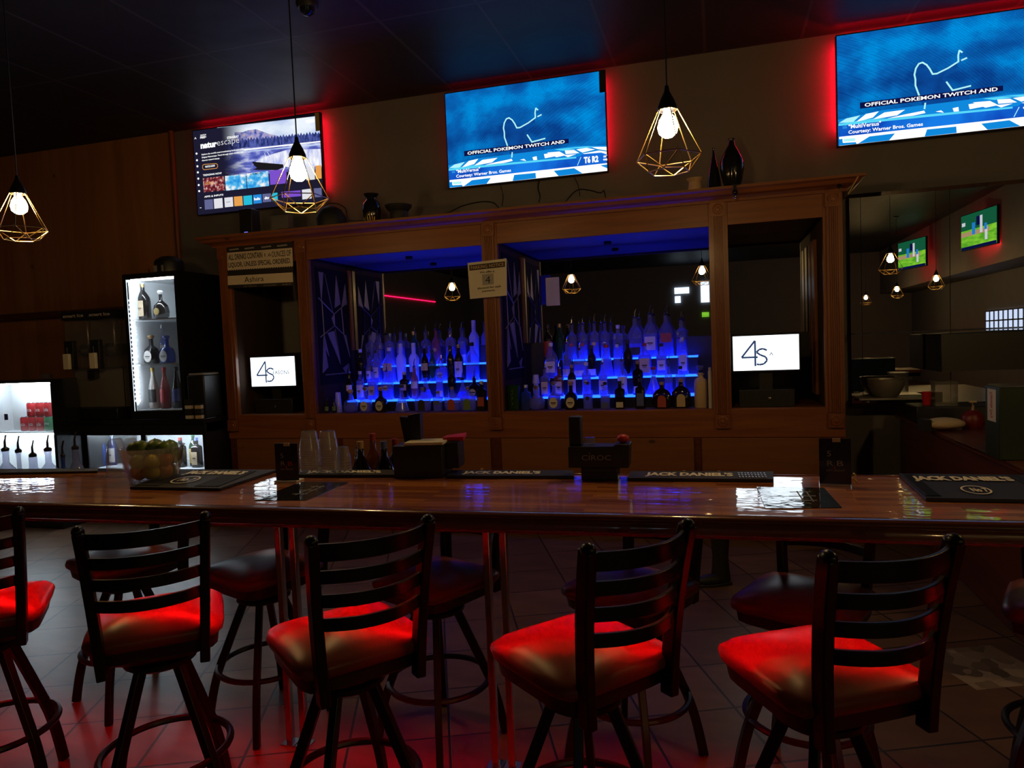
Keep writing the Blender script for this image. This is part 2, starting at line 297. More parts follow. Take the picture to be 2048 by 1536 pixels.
class MB:
    def __init__(s): s.v = []; s.f = []; s.m = []; s.mats = []
    def mi(s, m):
        m = M[m] if isinstance(m, str) else m
        if m not in s.mats: s.mats.append(m)
        return s.mats.index(m)
    def add(s, vs, fs, m):
        k = len(s.v); i = s.mi(m)
        s.v += [Vector(v) for v in vs]; s.f += [tuple(a+k for a in f) for f in fs]; s.m += [i]*len(fs); return s
    def box(s, x0, x1, y0, y1, z0, z1, m, rot=0.0, piv=None):
        vs = [Vector((x, y, z)) for z in (z0, z1) for y in (y0, y1) for x in (x0, x1)]
        if rot:
            p = Vector(piv or ((x0+x1)/2, (y0+y1)/2, 0)); R = Matrix.Rotation(rot, 3, 'Z')
            vs = [R@(v-p)+p for v in vs]
        return s.add(vs, [(0, 2, 3, 1), (4, 5, 7, 6), (0, 1, 5, 4), (2, 6, 7, 3), (0, 4, 6, 2), (1, 3, 7, 5)], m)
    def lathe(s, prof, m, c=(0, 0, 0), seg=20, sx=1.0, sy=1.0, cap=True, power=2.0, M4=None):
        vs = []
        for r, z in prof:
            for k in range(seg):
                a = 2*math.pi*k/seg; ca, sa = math.cos(a), math.sin(a)
                if power != 2.0:
                    q = (abs(ca)**power+abs(sa)**power)**(-1/power); ca *= q; sa *= q
                v = Vector((r*ca*sx, r*sa*sy, z))
                if M4 is not None: v = M4@v
                vs.append(v+Vector(c))
        fs = []
        for j in range(len(prof)-1):
            for k in range(seg):
                a = j*seg+k; b = j*seg+(k+1) % seg; fs.append((a, b, b+seg, a+seg))
        if cap:
            if prof[0][0] > 1e-5: fs.append(tuple(reversed(range(seg))))
            if prof[-1][0] > 1e-5: fs.append(tuple(range((len(prof)-1)*seg, len(prof)*seg)))
        return s.add(vs, fs, m)
    def tube(s, pts, r, m, seg=8, closed=False, flat=None, up=(0, 0, 1)):
        pts = [Vector(p) for p in pts]; n = len(pts); vs = []; ref = Vector(up)
        for i, p in enumerate(pts):
            a = pts[(i-1) % n] if (closed or i > 0) else p; b = pts[(i+1) % n] if (closed or i < n-1) else p
            t = (b-a).normalized()
            if abs(t.dot(ref)) > 0.98: ref2 = Vector((0, 1, 0)) if abs(t.y) < 0.9 else Vector((1, 0, 0))
            else: ref2 = ref
            sd = t.cross(ref2).normalized(); nn = sd.cross(t)
            rr = r[i] if isinstance(r, (list, tuple)) else r
            if flat:
                for (u_, v_) in ((-1, -1), (1, -1), (1, 1), (-1, 1)): vs.append(p+sd*u_*flat[0]+nn*v_*flat[1])
            else:
                for k in range(seg):
                    an = 2*math.pi*k/seg; vs.append(p+sd*math.cos(an)*rr+nn*math.sin(an)*rr)
        q = 4 if flat else seg; fs = []
        for i in range(n if closed else n-1):
            for k in range(q):
                a = i*q+k; b = i*q+(k+1) % q; c = ((i+1) % n)*q+(k+1) % q; d = ((i+1) % n)*q+k; fs.append((a, b, c, d))
        if not closed: fs += [tuple(reversed(range(q))), tuple(range((n-1)*q, n*q))]
        return s.add(vs, fs, m)
    def poly(s, pts, m): return s.add(pts, [tuple(range(len(pts)))], m)
    def prism(s, pts, d, m):
        n = len(pts); d = Vector(d); a = [Vector(p) for p in pts]
        return s.add(a+[p+d for p in a], [tuple(reversed(range(n))), tuple(range(n, 2*n))]+[(k, (k+1) % n, n+(k+1) % n, n+k) for k in range(n)], m)
    def text(s, t, o, xd, yd, wd, hd, m, bold=0.0, shear=0.0):
        """wd/hd: size of the written line; give one as None to keep the proportions; o = lower left"""
        vs, fs, asp = text_polys(t, bold)
        if not vs: return s
        if hd is None: hd = wd/asp
        if wd is None: wd = hd*asp
        xd = Vector(xd).normalized(); yd = Vector(yd).normalized(); o = Vector(o)
        return s.add([o+xd*((x+shear*y)*wd)+yd*(y*hd) for x, y in vs], fs, m)
    def sphere(s, c, r, m, seg=16, rings=10, sc_=(1, 1, 1)):
        prof = [(max(1e-6, r*math.sin(math.pi*j/rings)), -r*math.cos(math.pi*j/rings)) for j in range(rings+1)]
        vs = []
        for a, z in prof:
            for k in range(seg):
                t = 2*math.pi*k/seg; vs.append((c[0]+a*math.cos(t)*sc_[0], c[1]+a*math.sin(t)*sc_[1], c[2]+z*sc_[2]))
        fs = [(j*seg+k, j*seg+(k+1) % seg, (j+1)*seg+(k+1) % seg, (j+1)*seg+k) for j in range(rings) for k in range(seg)]
        return s.add(vs, fs, m)
    def build(s, name, parent=None, world=True, smooth=True, bevel=0.0, angle=35):
        off = Vector((0, 0, 0))
        if parent is not None and world:
            p = parent
            while p is not None: off += p.location; p = p.parent
        me = bpy.data.meshes.new(name); me.from_pydata([v-off for v in s.v], [], s.f)
        for m in s.mats: me.materials.append(m)
        me.polygons.foreach_set('material_index', s.m)
        if smooth:
            me.polygons.foreach_set('use_smooth', [True]*len(me.polygons))
            me.set_sharp_from_angle(angle=math.radians(angle))
        me.update()
        o = bpy.data.objects.new(name, me); C.objects.link(o)
        if parent is not None: o.parent = parent
        if bevel:
            b = o.modifiers.new('bevel', 'BEVEL'); b.width = bevel; b.segments = 2; b.limit_method = 'ANGLE'; b.angle_limit = math.radians(50)
            b.harden_normals = False
        return o
def thing(name, label, cat, loc=(0, 0, 0), rz=0.0, group=None):
    o = bpy.data.objects.new(name, None); C.objects.link(o); o.empty_display_size = 0.1
    o.location = loc; o.rotation_euler = (0, 0, rz); tag(o, label, cat, group); return o
def tag(o, label, cat, group=None):
    o['label'] = label; o['category'] = cat
    if group: o['group'] = group
    return o
def struct(o): o['kind'] = 'structure'; return o
def copy_tree(o, parent=None):
    c = o.copy(); C.objects.link(c); c.parent = parent
    for ch in [x for x in o.children]: copy_tree(ch, c)
    return c
# ------------------------------------------------------------------ the room
XL, XR, YB, YF, ZC = -8.9, 5.05, 6.75, -12.0, 4.14
struct(MB().box(XL, XR, YF, YB+0.1, -0.05, 0, 'floor').build('floor', smooth=False))
struct(MB().box(XL, XR, YF, YB+0.1, ZC, ZC+0.05, 'ceiling').build('ceiling', smooth=False))
struct(MB().box(-5.80, XR, YB, YB+0.1, 0, ZC, 'wall').build('wall_back', smooth=False))
struct(MB().box(XL, -5.80, YB-0.02, YB+0.1, 0, ZC, 'woodwall').build('wall_back_panelled', smooth=False))
struct(MB().tube([(-5.80, YB-0.04, 1.0), (-5.80, YB-0.04, ZC)], 0.028, 'pinev', 12).build('trim_1'))
struct(MB().box(XL, -6.05, 6.52, YB-0.02, 2.16, 2.22, 'darkwood').build('trim_2', bevel=0.006))
struct(MB().box(XL-0.1, XL, YF, YB+0.1, 0, ZC, 'wall').build('wall_left', smooth=False))
struct(MB().box(XR, XR+0.1, YF, YB+0.1, 2.83, ZC, 'wall').box(XR+0.9, XR+1.0, YF, YB+0.1, 0, 2.83, 'wall').box(XR, XR+1.0, YF, YB+0.1, 2.78, 2.83, 'wall').build('wall_right', smooth=False))
struct(MB().box(XL, XR+1, YF-0.1, YF, 0, ZC, 'wall').build('wall_front', smooth=False))
struct(MB().box(XR, XR+1.0, YF, YB+0.1, -0.05, 0, 'floor').build('floor_recess', smooth=False))
# round smoke detector / camera dome on the ceiling
p = at(614, 6, Z=ZC)
t = thing('ceiling_speaker', 'small black round dome fixture on the dark ceiling near the top edge', 'ceiling fixture', p); t.scale = (.8, .8, .8)
MB().lathe([(0.10, 0), (0.10, -0.02), (0.085, -0.05)], 'black', seg=24).build('housing', t, world=False)
MB().lathe([(0.07, -0.045), (0.06, -0.085), (0.03, -0.11), (0.0001, -0.115)], 'blackgloss', seg=24).build('dome', t, world=False)

# ------------------------------------------------------------------ long bar counter
BS = 0.035; BY = 2.16
def bary(x, d=0.0): return BY+BS*x+d
bar_rz = math.atan(BS)
bar = thing('bar_counter', 'long glossy butcher-block bar counter crossing the whole picture', 'bar counter', (0, BY, 0), bar_rz)
BX0, BX1, BW = -4.6, 2.6, 0.66
MB().box(BX0, BX1, 0.02, BW, 1.03, 1.07, 'bartop').build('countertop', bar, world=False, bevel=0.004)
pr = [(0.02, 1.072), (-0.012, 1.074), (-0.026, 1.068), (-0.028, 1.06), (-0.020, 1.053), (-0.026, 1.048), (-0.030, 1.040), (-0.030, 1.021), (-0.026, 1.019), (-0.022, 1.0205), (-0.022, 1.034), (0.02, 1.034)]  # lower front lip added to hide the LED strip and cut its light
mb = MB(); n = len(pr)
mb.add([(BX0, y, z) for y, z in pr]+[(BX1, y, z) for y, z in pr], [(k, k+1, n+k+1, n+k) for k in range(n-1)], 'nosing')
mb.build('front_nosing', bar, world=False, angle=60)
MB().box(BX0, BX1, BW-0.001, BW+0.012, 1.03, 1.073, 'nosing').build('rear_nosing', bar, world=False, bevel=0.004)
MB().box(BX0+.02, BX1-.02, 0.02, 0.045, .998, 1.03, 'black').build('front_apron', bar, world=False)
MB().box(BX0+.02, BX1-.02, BW-0.05, BW-0.02, 0.985, 1.03, 'black').build('rear_apron', bar, world=False)
MB().box(BX0+.05, BX1-.05, -.013, -.009, 1.031, 1.033, 'bar_led').build('led_strip', bar, world=False)
MB().box(BX0+.02, BX1-.02, -.005, -.003, 1.0195, 1.034, 'black').build('led_baffle', bar, world=False)  # unseen baffle added to keep the strip's light off the apron
for px_ in (-1.72, -1.655, -0.84, -0.775, 1.42, 1.485, -3.5, -3.435):
    q = MB().box(px_-.014, px_+.014, 0.352, 0.380, 0.006, 1.03, 'steel').build('support_post', bar, world=False, bevel=0.004)
    MB().box(px_-.03, px_+.03, 0.336, 0.396, 0.0, 0.006, 'steel').build('foot_plate', q, world=False)

# ------------------------------------------------------------------ bar stools
def bezier(p0, p1, p2, n=8):
    return [Vector(p0)*(1-u)**2+Vector(p1)*2*u*(1-u)+Vector(p2)*u*u for u in [k/n for k in range(n+1)]]
def make_stool():
    t = thing('bar_stool', '', 'bar stool')
    # cushion: rounded square, domed
    N, rings = 40, 9
    def ring(half, z, cr):
        pts = []
        for k in range(N):
            a = 2*math.pi*k/N; c, s_ = math.cos(a), math.sin(a); q = (abs(c)**cr+abs(s_)**cr)**(-1/cr)
            pts.append((c*q*half*0.98, s_*q*half*.97, z))
        return pts
    prof = [(0.198, 0.695), (0.208, 0.704), (0.212, 0.718), (0.208, 0.732), (0.192, 0.745), (0.15, 0.761), (0.10, 0.772), (0.05, 0.776), (0.001, 0.777)]
    vs = []
    for h, z in prof: vs += ring(h, z, 7 if z < .76 else 4)
    fs = [(j*N+k, j*N+(k+1) % N, (j+1)*N+(k+1) % N, (j+1)*N+k) for j in range(len(prof)-1) for k in range(N)]
    MB().add(vs, fs, 'vinyl').build('seat_cushion', t, world=False, angle=70)
    vs = ring(0.196, 0.700, 7)+ring(0.19, 0.655, 7)+ring(0.13, 0.62, 4)
    fs = [(j*N+(k+1) % N, j*N+k, (j+1)*N+k, (j+1)*N+(k+1) % N) for j in range(2) for k in range(N)]+[tuple(reversed(range(2*N, 3*N)))]
    MB().add(vs, fs, 'black').build('seat_pan', t, world=False)
    MB().lathe([(0.10, 0.575), (0.115, 0.585), (0.115, 0.60), (0.09, 0.605), (0.09, 0.622)], 'blackmetal', seg=24).build('swivel', t, world=False)
    for k in range(4):
        a = math.pi/4+k*math.pi/2; c, s_ = math.cos(a), math.sin(a)
        pts = bezier((0.075*c, 0.075*s_, 0.59), (0.13*c, 0.13*s_, 0.45), (0.20*c, 0.20*s_, 0.27), 7)+bezier((0.20*c, 0.20*s_, 0.27), (0.235*c, 0.235*s_, 0.18), (0.262*c, 0.262*s_, 0.0), 5)[1:]
        MB().tube(pts, 0, 'blackmetal', flat=(0.017, 0.013), up=(-s_, c, 0)).build('leg', t, world=False, bevel=0.003)
    MB().tube([(0.205*math.cos(2*math.pi*k/36), 0.205*math.sin(2*math.pi*k/36), 0.27) for k in range(36)], 0.0125, 'blackmetal', 8, closed=True).build('foot_ring', t, world=False)
    # back: two uprights and four bowed rails
    def post(x, z):   # centre line of an upright
        u = (z-0.63)/0.49; return Vector((x*(0.86+0.17*u), -0.205-0.06*u*u, z))
    for sx in (-1, 1):
        pts = [post(sx*0.168, 0.63+0.475*k/8) for k in range(9)]
        q = MB().tube(pts, 0, 'blackmetal', flat=(0.015, 0.022), up=(0, 1, 0)).build('back_post', t, world=False, bevel=0.004)
        MB().sphere(post(sx*0.168, 1.105), 0.018, 'blackmetal', 12, 8, (1, 1.3, 1)).build('post_cap', q, world=False)
    for z, hh in ((1.073, 0.024), (1.002, 0.018), (0.933, 0.018), (0.864, 0.018)):
        a, b = post(-0.165, z), post(0.165, z); pts = []
        for k in range(15):
            u = k/14; p_ = a.lerp(b, u); p_.y -= 0.062*(1-(2*u-1)**2); pts.append(p_)
        MB().tube(pts, 0, 'blackmetal', flat=(0.006, hh), up=(0, 0, 1)).build('back_rail', t, world=False, bevel=0.002)
    return t
stool = make_stool(); first = True
FR = 'bar stools in the front row before the counter'; RR = 'bar stools in the far row behind the counter'
STOOLS = [
 (-2.60, 1.90, 42, FR, 'near-row ladder-back bar stool at the left edge, cut by the frame'),
 (-1.85, 1.93, 39, FR, 'near-row ladder-back bar stool, second from left, below the fruit bowl'),
 (-1.13, 1.92, 50, FR, 'near-row ladder-back bar stool below the two tall cup stacks'),
 (-0.40, 1.955, 50, FR, 'near-row ladder-back bar stool just right of the bare steel posts'),
 (0.236, 1.985, 31, FR, 'near-row ladder-back bar stool below the white glare on the counter'),
 (1.10, 2.03, 40, FR, 'near-row bar stool at the right edge, only a leg in view'),
 (-2.72, 2.66, 157, RR, 'far-row bar stool furthest left, seen under the counter'),
 (-1.95, 2.64, 158, RR, 'far-row bar stool seen between the second and third near stools'),
 (-1.13, 2.64, 155, RR, 'far-row bar stool with clear foot ring, left of the steel posts'),
 (-0.34, 2.66, 152, RR, 'far-row bar stool, seat showing just right of the steel posts'),
 (0.27, 2.64, 155, RR, 'far-row bar stool behind the rightmost complete near stool'),
 (1.12, 2.70, 157, RR, 'far-row bar stool at the right edge, only a seat corner in view')]
for x, y, rz, g, lab in STOOLS:
    o = stool if first else copy_tree(stool); first = False
    o.location = (x, y, 0); o.rotation_euler = (0, 0, math.radians(rz)); tag(o, lab, 'bar stool', g)
    if g == RR: o.scale = (1, 1, .925)

# ------------------------------------------------------------------ pendant lamps
def make_pendant():
    t = thing('pendant_lamp', '', 'pendant lamp')
    MB().tube([(0, 0, 0.165), (0, 0, ZC-2.516)], 0.0035, 'black', 6).build('cord', t, world=False)
    MB().lathe([(0.055, ZC-2.516), (0.055, ZC-2.536), (0.01, ZC-2.546)], 'black', seg=20).build('ceiling_rose', t, world=False)
    MB().lathe([(0.008, 0.175), (0.012, 0.15), (0.03, 0.115), (0.042, 0.085), (0.042, 0.07)], 'blackmetal', seg=20).build('socket', t, world=False)
    MB().lathe([(0.014, 0.075), (0.02, 0.055), (0.036, 0.03), (0.044, 0.0), (0.038, -0.026), (0.02, -0.042), (0.001, -0.046)], 'bulb', seg=20).build('bulb', t, world=False)
    def hexa(r, z, o): return [Vector((r*math.cos(math.radians(60*k+o)), r*math.sin(math.radians(60*k+o)), z)) for k in range(6)]
    top = hexa(0.043, 0.072, 10); mid = hexa(0.142, -0.13, 10); low = hexa(0.088, -0.19, 40)
    mb = MB()
    for k in range(6):
        for a, b in ((top[k], top[(k+1) % 6]), (top[k], mid[k]), (mid[k], mid[(k+1) % 6]), (mid[k], low[k]), (mid[(k+1) % 6], low[k]), (low[k], low[(k+1) % 6])):
            mb.tube([a, b], 0.0026, 'brass', 6)
    mb.build('wire_cage', t, world=False)
    return t
pend = make_pendant()
LAMPS = [(-3.85, 3.2, 'brass wire-cage pendant lamp with glowing bulb at the left edge'),
         (-2.01, 3.2, 'brass wire-cage pendant lamp with glowing bulb in front of the left television'),
         (-0.186, 3.2, 'brass wire-cage pendant lamp with glowing bulb right of the middle television'),
         (2.15, 3.2, 'brass wire-cage pendant lamp seen only as a reflection in the wall mirror'),
         (3.9, -1.5, 'brass pendant lamp behind the camera by the right wall, nearest one'),
         (3.9, -4.5, 'brass pendant lamp behind the camera by the right wall, middle one'),
         (3.9, -8.0, 'brass pendant lamp behind the camera by the right wall, furthest one')]
for i, (x, y, lab) in enumerate(LAMPS):
    o = pend if i == 0 else copy_tree(pend)
    o.location = (x, y, 2.516); o.rotation_euler = (0, 0, i*0.35); tag(o, lab, 'pendant lamp', 'wire-cage pendants over the counter')

# ------------------------------------------------------------------ pine back bar
CY = 5.9; CM = 6.70
X0c, XEc = -4.645, 0.925
OP = [(-4.515, -3.785), (-3.655, -1.95), (-1.805, -0.05), (0.095, 0.785)]
cab = thing('back_bar_cabinet', 'wide pine back bar cabinet with fluted pilasters and four open bays on the wall', 'cabinet', (-1.86, CY, 0))
ZB, ZT, ZCR = 1.03, 2.48, 2.68
prof = [(0.0, 2.655), (-0.03, 2.655), (-0.035, 2.675), (-0.06, 2.69), (-0.10, 2.70), (-0.115, 2.725), (-0.14, 2.735), (-0.14, 2.755), (0.0, 2.755)]
mb = MB(); n = len(prof)
def cring(y, z): return [(X0c+y, CM-0.01, z), (X0c+y, CY+y, z), (XEc-y, CY+y, z), (XEc-y, CM-0.01, z)]
rings = [cring(y, z) for y, z in prof]
for j in range(n-1):
    a, b = rings[j], rings[j+1]
    for k in range(3): mb.add([a[k], a[k+1], b[k+1], b[k]], [(0, 1, 2, 3)], 'pine')
mb.box(X0c, XEc, CY, CM-0.01, 2.72, 2.752, 'pine')
mb.build('cornice', cab, angle=20)
edges = [(X0c, OP[0][0])]+[(OP[k][1], OP[k+1][0]) for k in range(3)]+[(OP[3][1], XEc)]
for k, (a, b) in enumerate(OP):
    MB().box(a, b, CY, CY+0.03, ZT, 2.66, 'pine').build('frieze_board', cab, bevel=0.002)
MB().box(X0c, XEc, CY+0.002, CY+0.04, 0.80, ZB-0.005, 'pine').build('lower_rail', cab, bevel=0.002)
MB().box(X0c+.02, XEc-.02, CY+0.012, CM-0.01, 1.0, ZB, 'pine').build('shelf_counter', cab)
for k, (a, b) in enumerate(edges):
    mid = (a+b)/2; wv = b-a
    mb = MB().box(a, b, CY, CY+0.04, ZB-0.006, 2.66, 'pinev'); mb.build('pilaster_board', cab, bevel=0.002)
    # narrow fluted strip
    hw = 0.046; mb = MB(); N = 5; pts = [(-hw, 0.0), (-hw, -0.018)]
    for i in range(N):
        c0 = -hw+0.01+(2*hw-0.02)*(i+0.5)/N; d = (2*hw-0.02)/N*0.36
        pts += [(c0-d, -0.018), (c0-d*.5, -0.010), (c0+d*.5, -0.010), (c0+d, -0.018)]
    pts += [(hw, -0.018), (hw, 0.0)]
    m_ = len(pts)
    mb.add([(mid+x, CY+y, 0.99) for x, y in pts]+[(mid+x, CY+y, 2.56) for x, y in pts], [(i, i+1, m_+i+1, m_+i) for i in range(m_-1)], 'pinev')
    fl = mb.build('fluted_strip', cab, angle=20)
    for zc in (2.605, 0.93):
        r = MB().box(mid-.055, mid+.055, CY-0.026, CY, zc-.055, zc+.055, 'pinev')
        MX = Matrix.Rotation(math.radians(90), 4, 'X')
        r.lathe([(0.043, 0.0), (0.043, 0.005), (0.036, 0.007), (0.032, 0.002), (0.022, 0.002), (0.016, 0.008), (0.001, 0.010)], 'pinev', c=(mid, CY-0.0255, zc), seg=24, M4=MX)
        r.build('rosette_block', cab, angle=30)
# bay walls, ceilings, mirrors
for k, (a, b) in enumerate(OP):
    mm = 'black' if k in (0, 3) else 'black'
    MB().box(a-.02, a, CY+.04, CM, ZB, ZT+.06, 'bayside').build('bay_side', cab)
    MB().box(b, b+.02, CY+.04, CM, ZB, ZT+.06, 'bayside').build('bay_side', cab)
    MB().box(a-.02, b+.02, CY+.04, CM, ZT+.02, ZT+.05, M['wall'] if k in (1, 2) else 'black').build('bay_ceiling', cab)
    MB().box(a, b, CM-.012, CM, ZB, 1.62, 'black').build('bay_back', cab)
    if k > 0:
        MB().box(a, b, CM-.02, CM-.012, 1.62, ZT+.02, 'mirror').build('bay_mirror', cab, smooth=False)
    if k in (1, 2):
        pk = at(818 if k == 1 else 1215, 513 if k == 1 else 483, Z=ZT+.02)
        MB().lathe([(0.035, 0), (0.035, -0.025), (0.02, -0.03)], 'black', c=pk, seg=20).build('puck_light', cab)
        ld = bpy.data.lights.new('puck_lamp', 'SPOT'); ld.energy = 16; ld.color = (.02, .03, 1); ld.spot_size = math.radians(112); ld.spot_blend = .6; ld.shadow_soft_size = .03
        lo = bpy.data.objects.new('puck_lamp', ld); C.objects.link(lo); lo.parent = cab; lo.location = Vector((pk.x, pk.y-.1, pk.z-.035))-cab.location
        # faceted relief on the inner left side
        mb = MB().box(a+.001, a+.008, CY+.10, CM-.09, 1.30, 2.42, 'panelblack')
        y0, y1, z0, z1 = CY+.12, CM-.11, 1.36, 2.40
        def T(u, v): return Vector((a+.014, y0+(y1-y0)*u, z0+(z1-z0)*v))
        tri = [((.05, .98), (.20, .98), (.10, .72)), ((.25, .97), (.45, .62), (.33, .80)), ((.62, .97), (.52, .66), (.72, .70)), ((.92, .90), (.76, .68), (.95, .70)),
               ((.40, .56), (.48, .60), (.48, .48)), ((.12, .42), (.25, .20), (.10, .30)), ((.24, .42), (.46, .44), (.62, .12)), ((.50, .46), (.62, .12), (.56, .30)),
               ((.78, .40), (.97, .18), (.86, .40)), ((.10, .38), (.02, .05), (.2, .1)), ((.70, .08), (.9, .12), (.8, .02))]
        for q in tri: mb.prism([T(*v) for v in q], (-.006, 0, 0), 'relief')
        for q in (((0, .74), (.48, .60)), ((.48, .60), (.95, .72)), ((.0, .38), (.48, .49)), ((.48, .49), (.80, .40)), ((.10, .72), (.12, .40)), ((.74, .66), (.78, .40)), ((.1, .03), (.95, .03)), ((.48, .6), (.48, .49))):
            mb.tube([T(*q[0]), T(*q[1])], 0.006, 'relief', 4)
        mb.build('faceted_panel', cab, smooth=False)
        MB().box(a, a+.02, CM-.085, CM-.03, 1.62, 2.44, 'pinev').build('panel_trim', cab)
# inner pale panel boards in the outer bays
for a, xs in ((OP[0][0], (0.38, 0.50, 0.56)), ):
    for x_ in xs: MB().box(a+x_, a+x_+.05, CM-.05, CM-.013, 1.45, 2.34, 'wall').build('upright_board', cab, bevel=0.003)
a = OP[3][1]
for y_ in (6.25, 6.48): MB().box(a-.025, a, y_, y_+.16, 1.10, 2.36, 'pinev').build('upright_board', cab, bevel=0.003)
# doors under the rail
dx = [at(x, 905, Y=CY).x for x in (476, 676, 1000-30, 1004, 1255, 1388, 1404, 1640)]
for x0, x1 in ((at(476, 905, Y=CY).x, at(676, 905, Y=CY).x), (at(688, 905, Y=CY).x, at(982, 905, Y=CY).x), (at(1004, 905, Y=CY).x, at(1388, 905, Y=CY).x), (at(1404, 905, Y=CY).x, at(1640, 905, Y=CY).x)):
    d = MB().box(x0, x1, CY-.012, CY+.008, 0.10, 0.795, 'pinedoor').build('door', cab, bevel=0.004)
    k_ = (x0+0.13) if x0 > -0.6 else x1-.08
    MB().lathe([(0.006, 0), (0.006, 0.014), (0.017, 0.02), (0.017, 0.027), (0.001, 0.032)], 'brass', c=(k_, CY-.012, 0.52), seg=16, M4=Matrix.Rotation(math.radians(90), 4, 'X')).build('knob', d)
MB().box(X0c+.01, XEc-.01, CY+.008, CY+.03, 0.0, 0.80, 'darkwood').box(X0c, X0c+.02, CY+.03, CM, 0, 2.66, 'pinev').box(XEc-.02, XEc, CY+.03, CM, 0, 2.66, 'pinev').build('carcass', cab)

# lit bottle steps
STEP = {}
for nm, (a, b), lab in (('L', OP[1], 'blue-lit acrylic bottle steps in the left centre bay of the cabinet'), ('R', OP[2], 'blue-lit acrylic bottle steps in the right centre bay of the cabinet')):
    t = thing('lit_bottle_step', lab, 'lit shelf', ((a+b)/2, 6.3, ZB))
    for y0, z in ((6.10, 1.135), (6.26, 1.29), (6.42, 1.45)):
        x0 = a+(0.22 if nm == 'L' else 0.30)+ (y0-6.10)*0.7; x1 = b-(0.03 if nm == 'L' else .12)
        s_ = MB().box(x0, x1, y0+.004, y0+.16, ZB if y0 < 6.2 else z-.165, z-.006, 'black').box(x0, x1, y0+.002, y0+.158, z-.006, z, 'blue_top').build('step', t, smooth=False)
        MB().box(x0, x1, y0-.003, y0+.004, z-.014, z-.001, 'blue_led').build('lit_edge', s_, smooth=False)
# ------------------------------------------------------------------ televisions
TVY, TVW, TVH, TVZ = 6.60, 1.565, 0.915, 3.155
def tv_body(label, x0):
    t = thing('television', label, 'television', (x0, TVY, TVZ), 0, 'televisions high on the back wall')
    mb = MB().box(0, TVW, 0.0, 0.045, 0, TVH, 'black').box(0.05, TVW-.05, 0.045, 0.10, 0.05, TVH-.05, 'black')
    e = 0.008
    for q in ((0, TVW, 0, e), (0, TVW, TVH-e, TVH), (0, e, 0, TVH), (TVW-e, TVW, 0, TVH)): mb.box(q[0], q[1], -0.004, 0.0, q[2], q[3], 'black')
    mb.build('bezel', t, world=False, bevel=0.001)
    MB().box(0.55, 1.0, 0.10, 0.149, 0.35, 0.62, 'blackmetal').build('wall_bracket', t, world=False)
    return t
def leds(t, left, right, top):
    if left: MB().box(0.038, 0.048, .088, .098, .16, TVH-.03, left).build('led_strip', t, world=False)
    if right: MB().box(TVW-.048, TVW-.038, .088, .098, .16, TVH-.03, right).build('led_strip', t, world=False)
    if top: MB().box(0.05, TVW-.05, .088, .098, TVH-.048, TVH-.038, top).build('led_strip', t, world=False)
LY = -0.0005
def mapper(cx0, cy0, sc_, X0):
    def P(x, y, k=1):
        q = at(cx0+x*sc_, cy0+y*sc_, Y=TVY); return Vector((min(max(q.x-X0, .008), TVW-.008), LY*k, min(max(q.z-TVZ, .008), TVH-.008)))
    return P
# middle television --------------------------------------------------------
X2 = -2.492
tv2 = tv_body('television in the middle of the back wall showing a blue stage scene with caption', X2)
leds(tv2, 'red_led_dim', 'red_led', 'red_led_dim')
P = mapper(840, 100, 420/2016, X2)
M['scr_blue'] = screen_noise('screen_blue_smoke', (0.003, 0.07, 0.36), (0.0, 0.36, 0.98), 1.0, 2.4, (1, 1, 1.4), (0.003, 0.17, 0.62))
M['scr_fig'] = screen_noise('screen_figure', (0.003, 0.035, 0.2), (0.003, 0.075, 0.34), 1.0, 5)
M['scr_dark'] = emat('screen_dark_blue', (0.003, 0.022, 0.13), 1.0)
M['scr_mid'] = emat('screen_mid_blue', (0.005, 0.25, 0.72), 1.0)
M['scr_cyan'] = emat('screen_cyan', (0.10, 0.70, 0.95), 1.0)
M['scr_pale'] = emat('screen_pale', (0.45, 0.92, 0.95), 1.0)
M['scr_band'] = screen_noise('screen_band', (0.004, 0.03, 0.42), (0.008, 0.2, 0.8), 1.0, 2.0)
M['scr_navy'] = emat('screen_navy', (0.004, 0.006, 0.06), 1.0)
mb = MB().poly([(.008, 0, .008), (TVW-.008, 0, .008), (TVW-.008, 0, TVH-.008), (.008, 0, TVH-.008)], 'scr_blue')
def pp(pts, m, k=1): mb.poly([P(x, y, k) for x, y in reversed(pts)], m)
def line(pts, r, m, k=5):
    q = [P(x, y, k) for x, y in pts]
    for a, b in zip(q, q[1:]):
        d = (b-a); nn = Vector((-d.z, 0, d.x)).normalized()*r; e = d.normalized()*r*.5
        mb.poly([a-nn-e, b-nn+e, b+nn+e, a+nn-e], m)
# dark figure
pp([(800, 690), (850, 650), (900, 690), (935, 750), (1100, 655), (1105, 700), (1000, 790), (1075, 880), (1190, 850), (1200, 1000), (880, 1040), (830, 900), (805, 780)], 'scr_fig', 1)
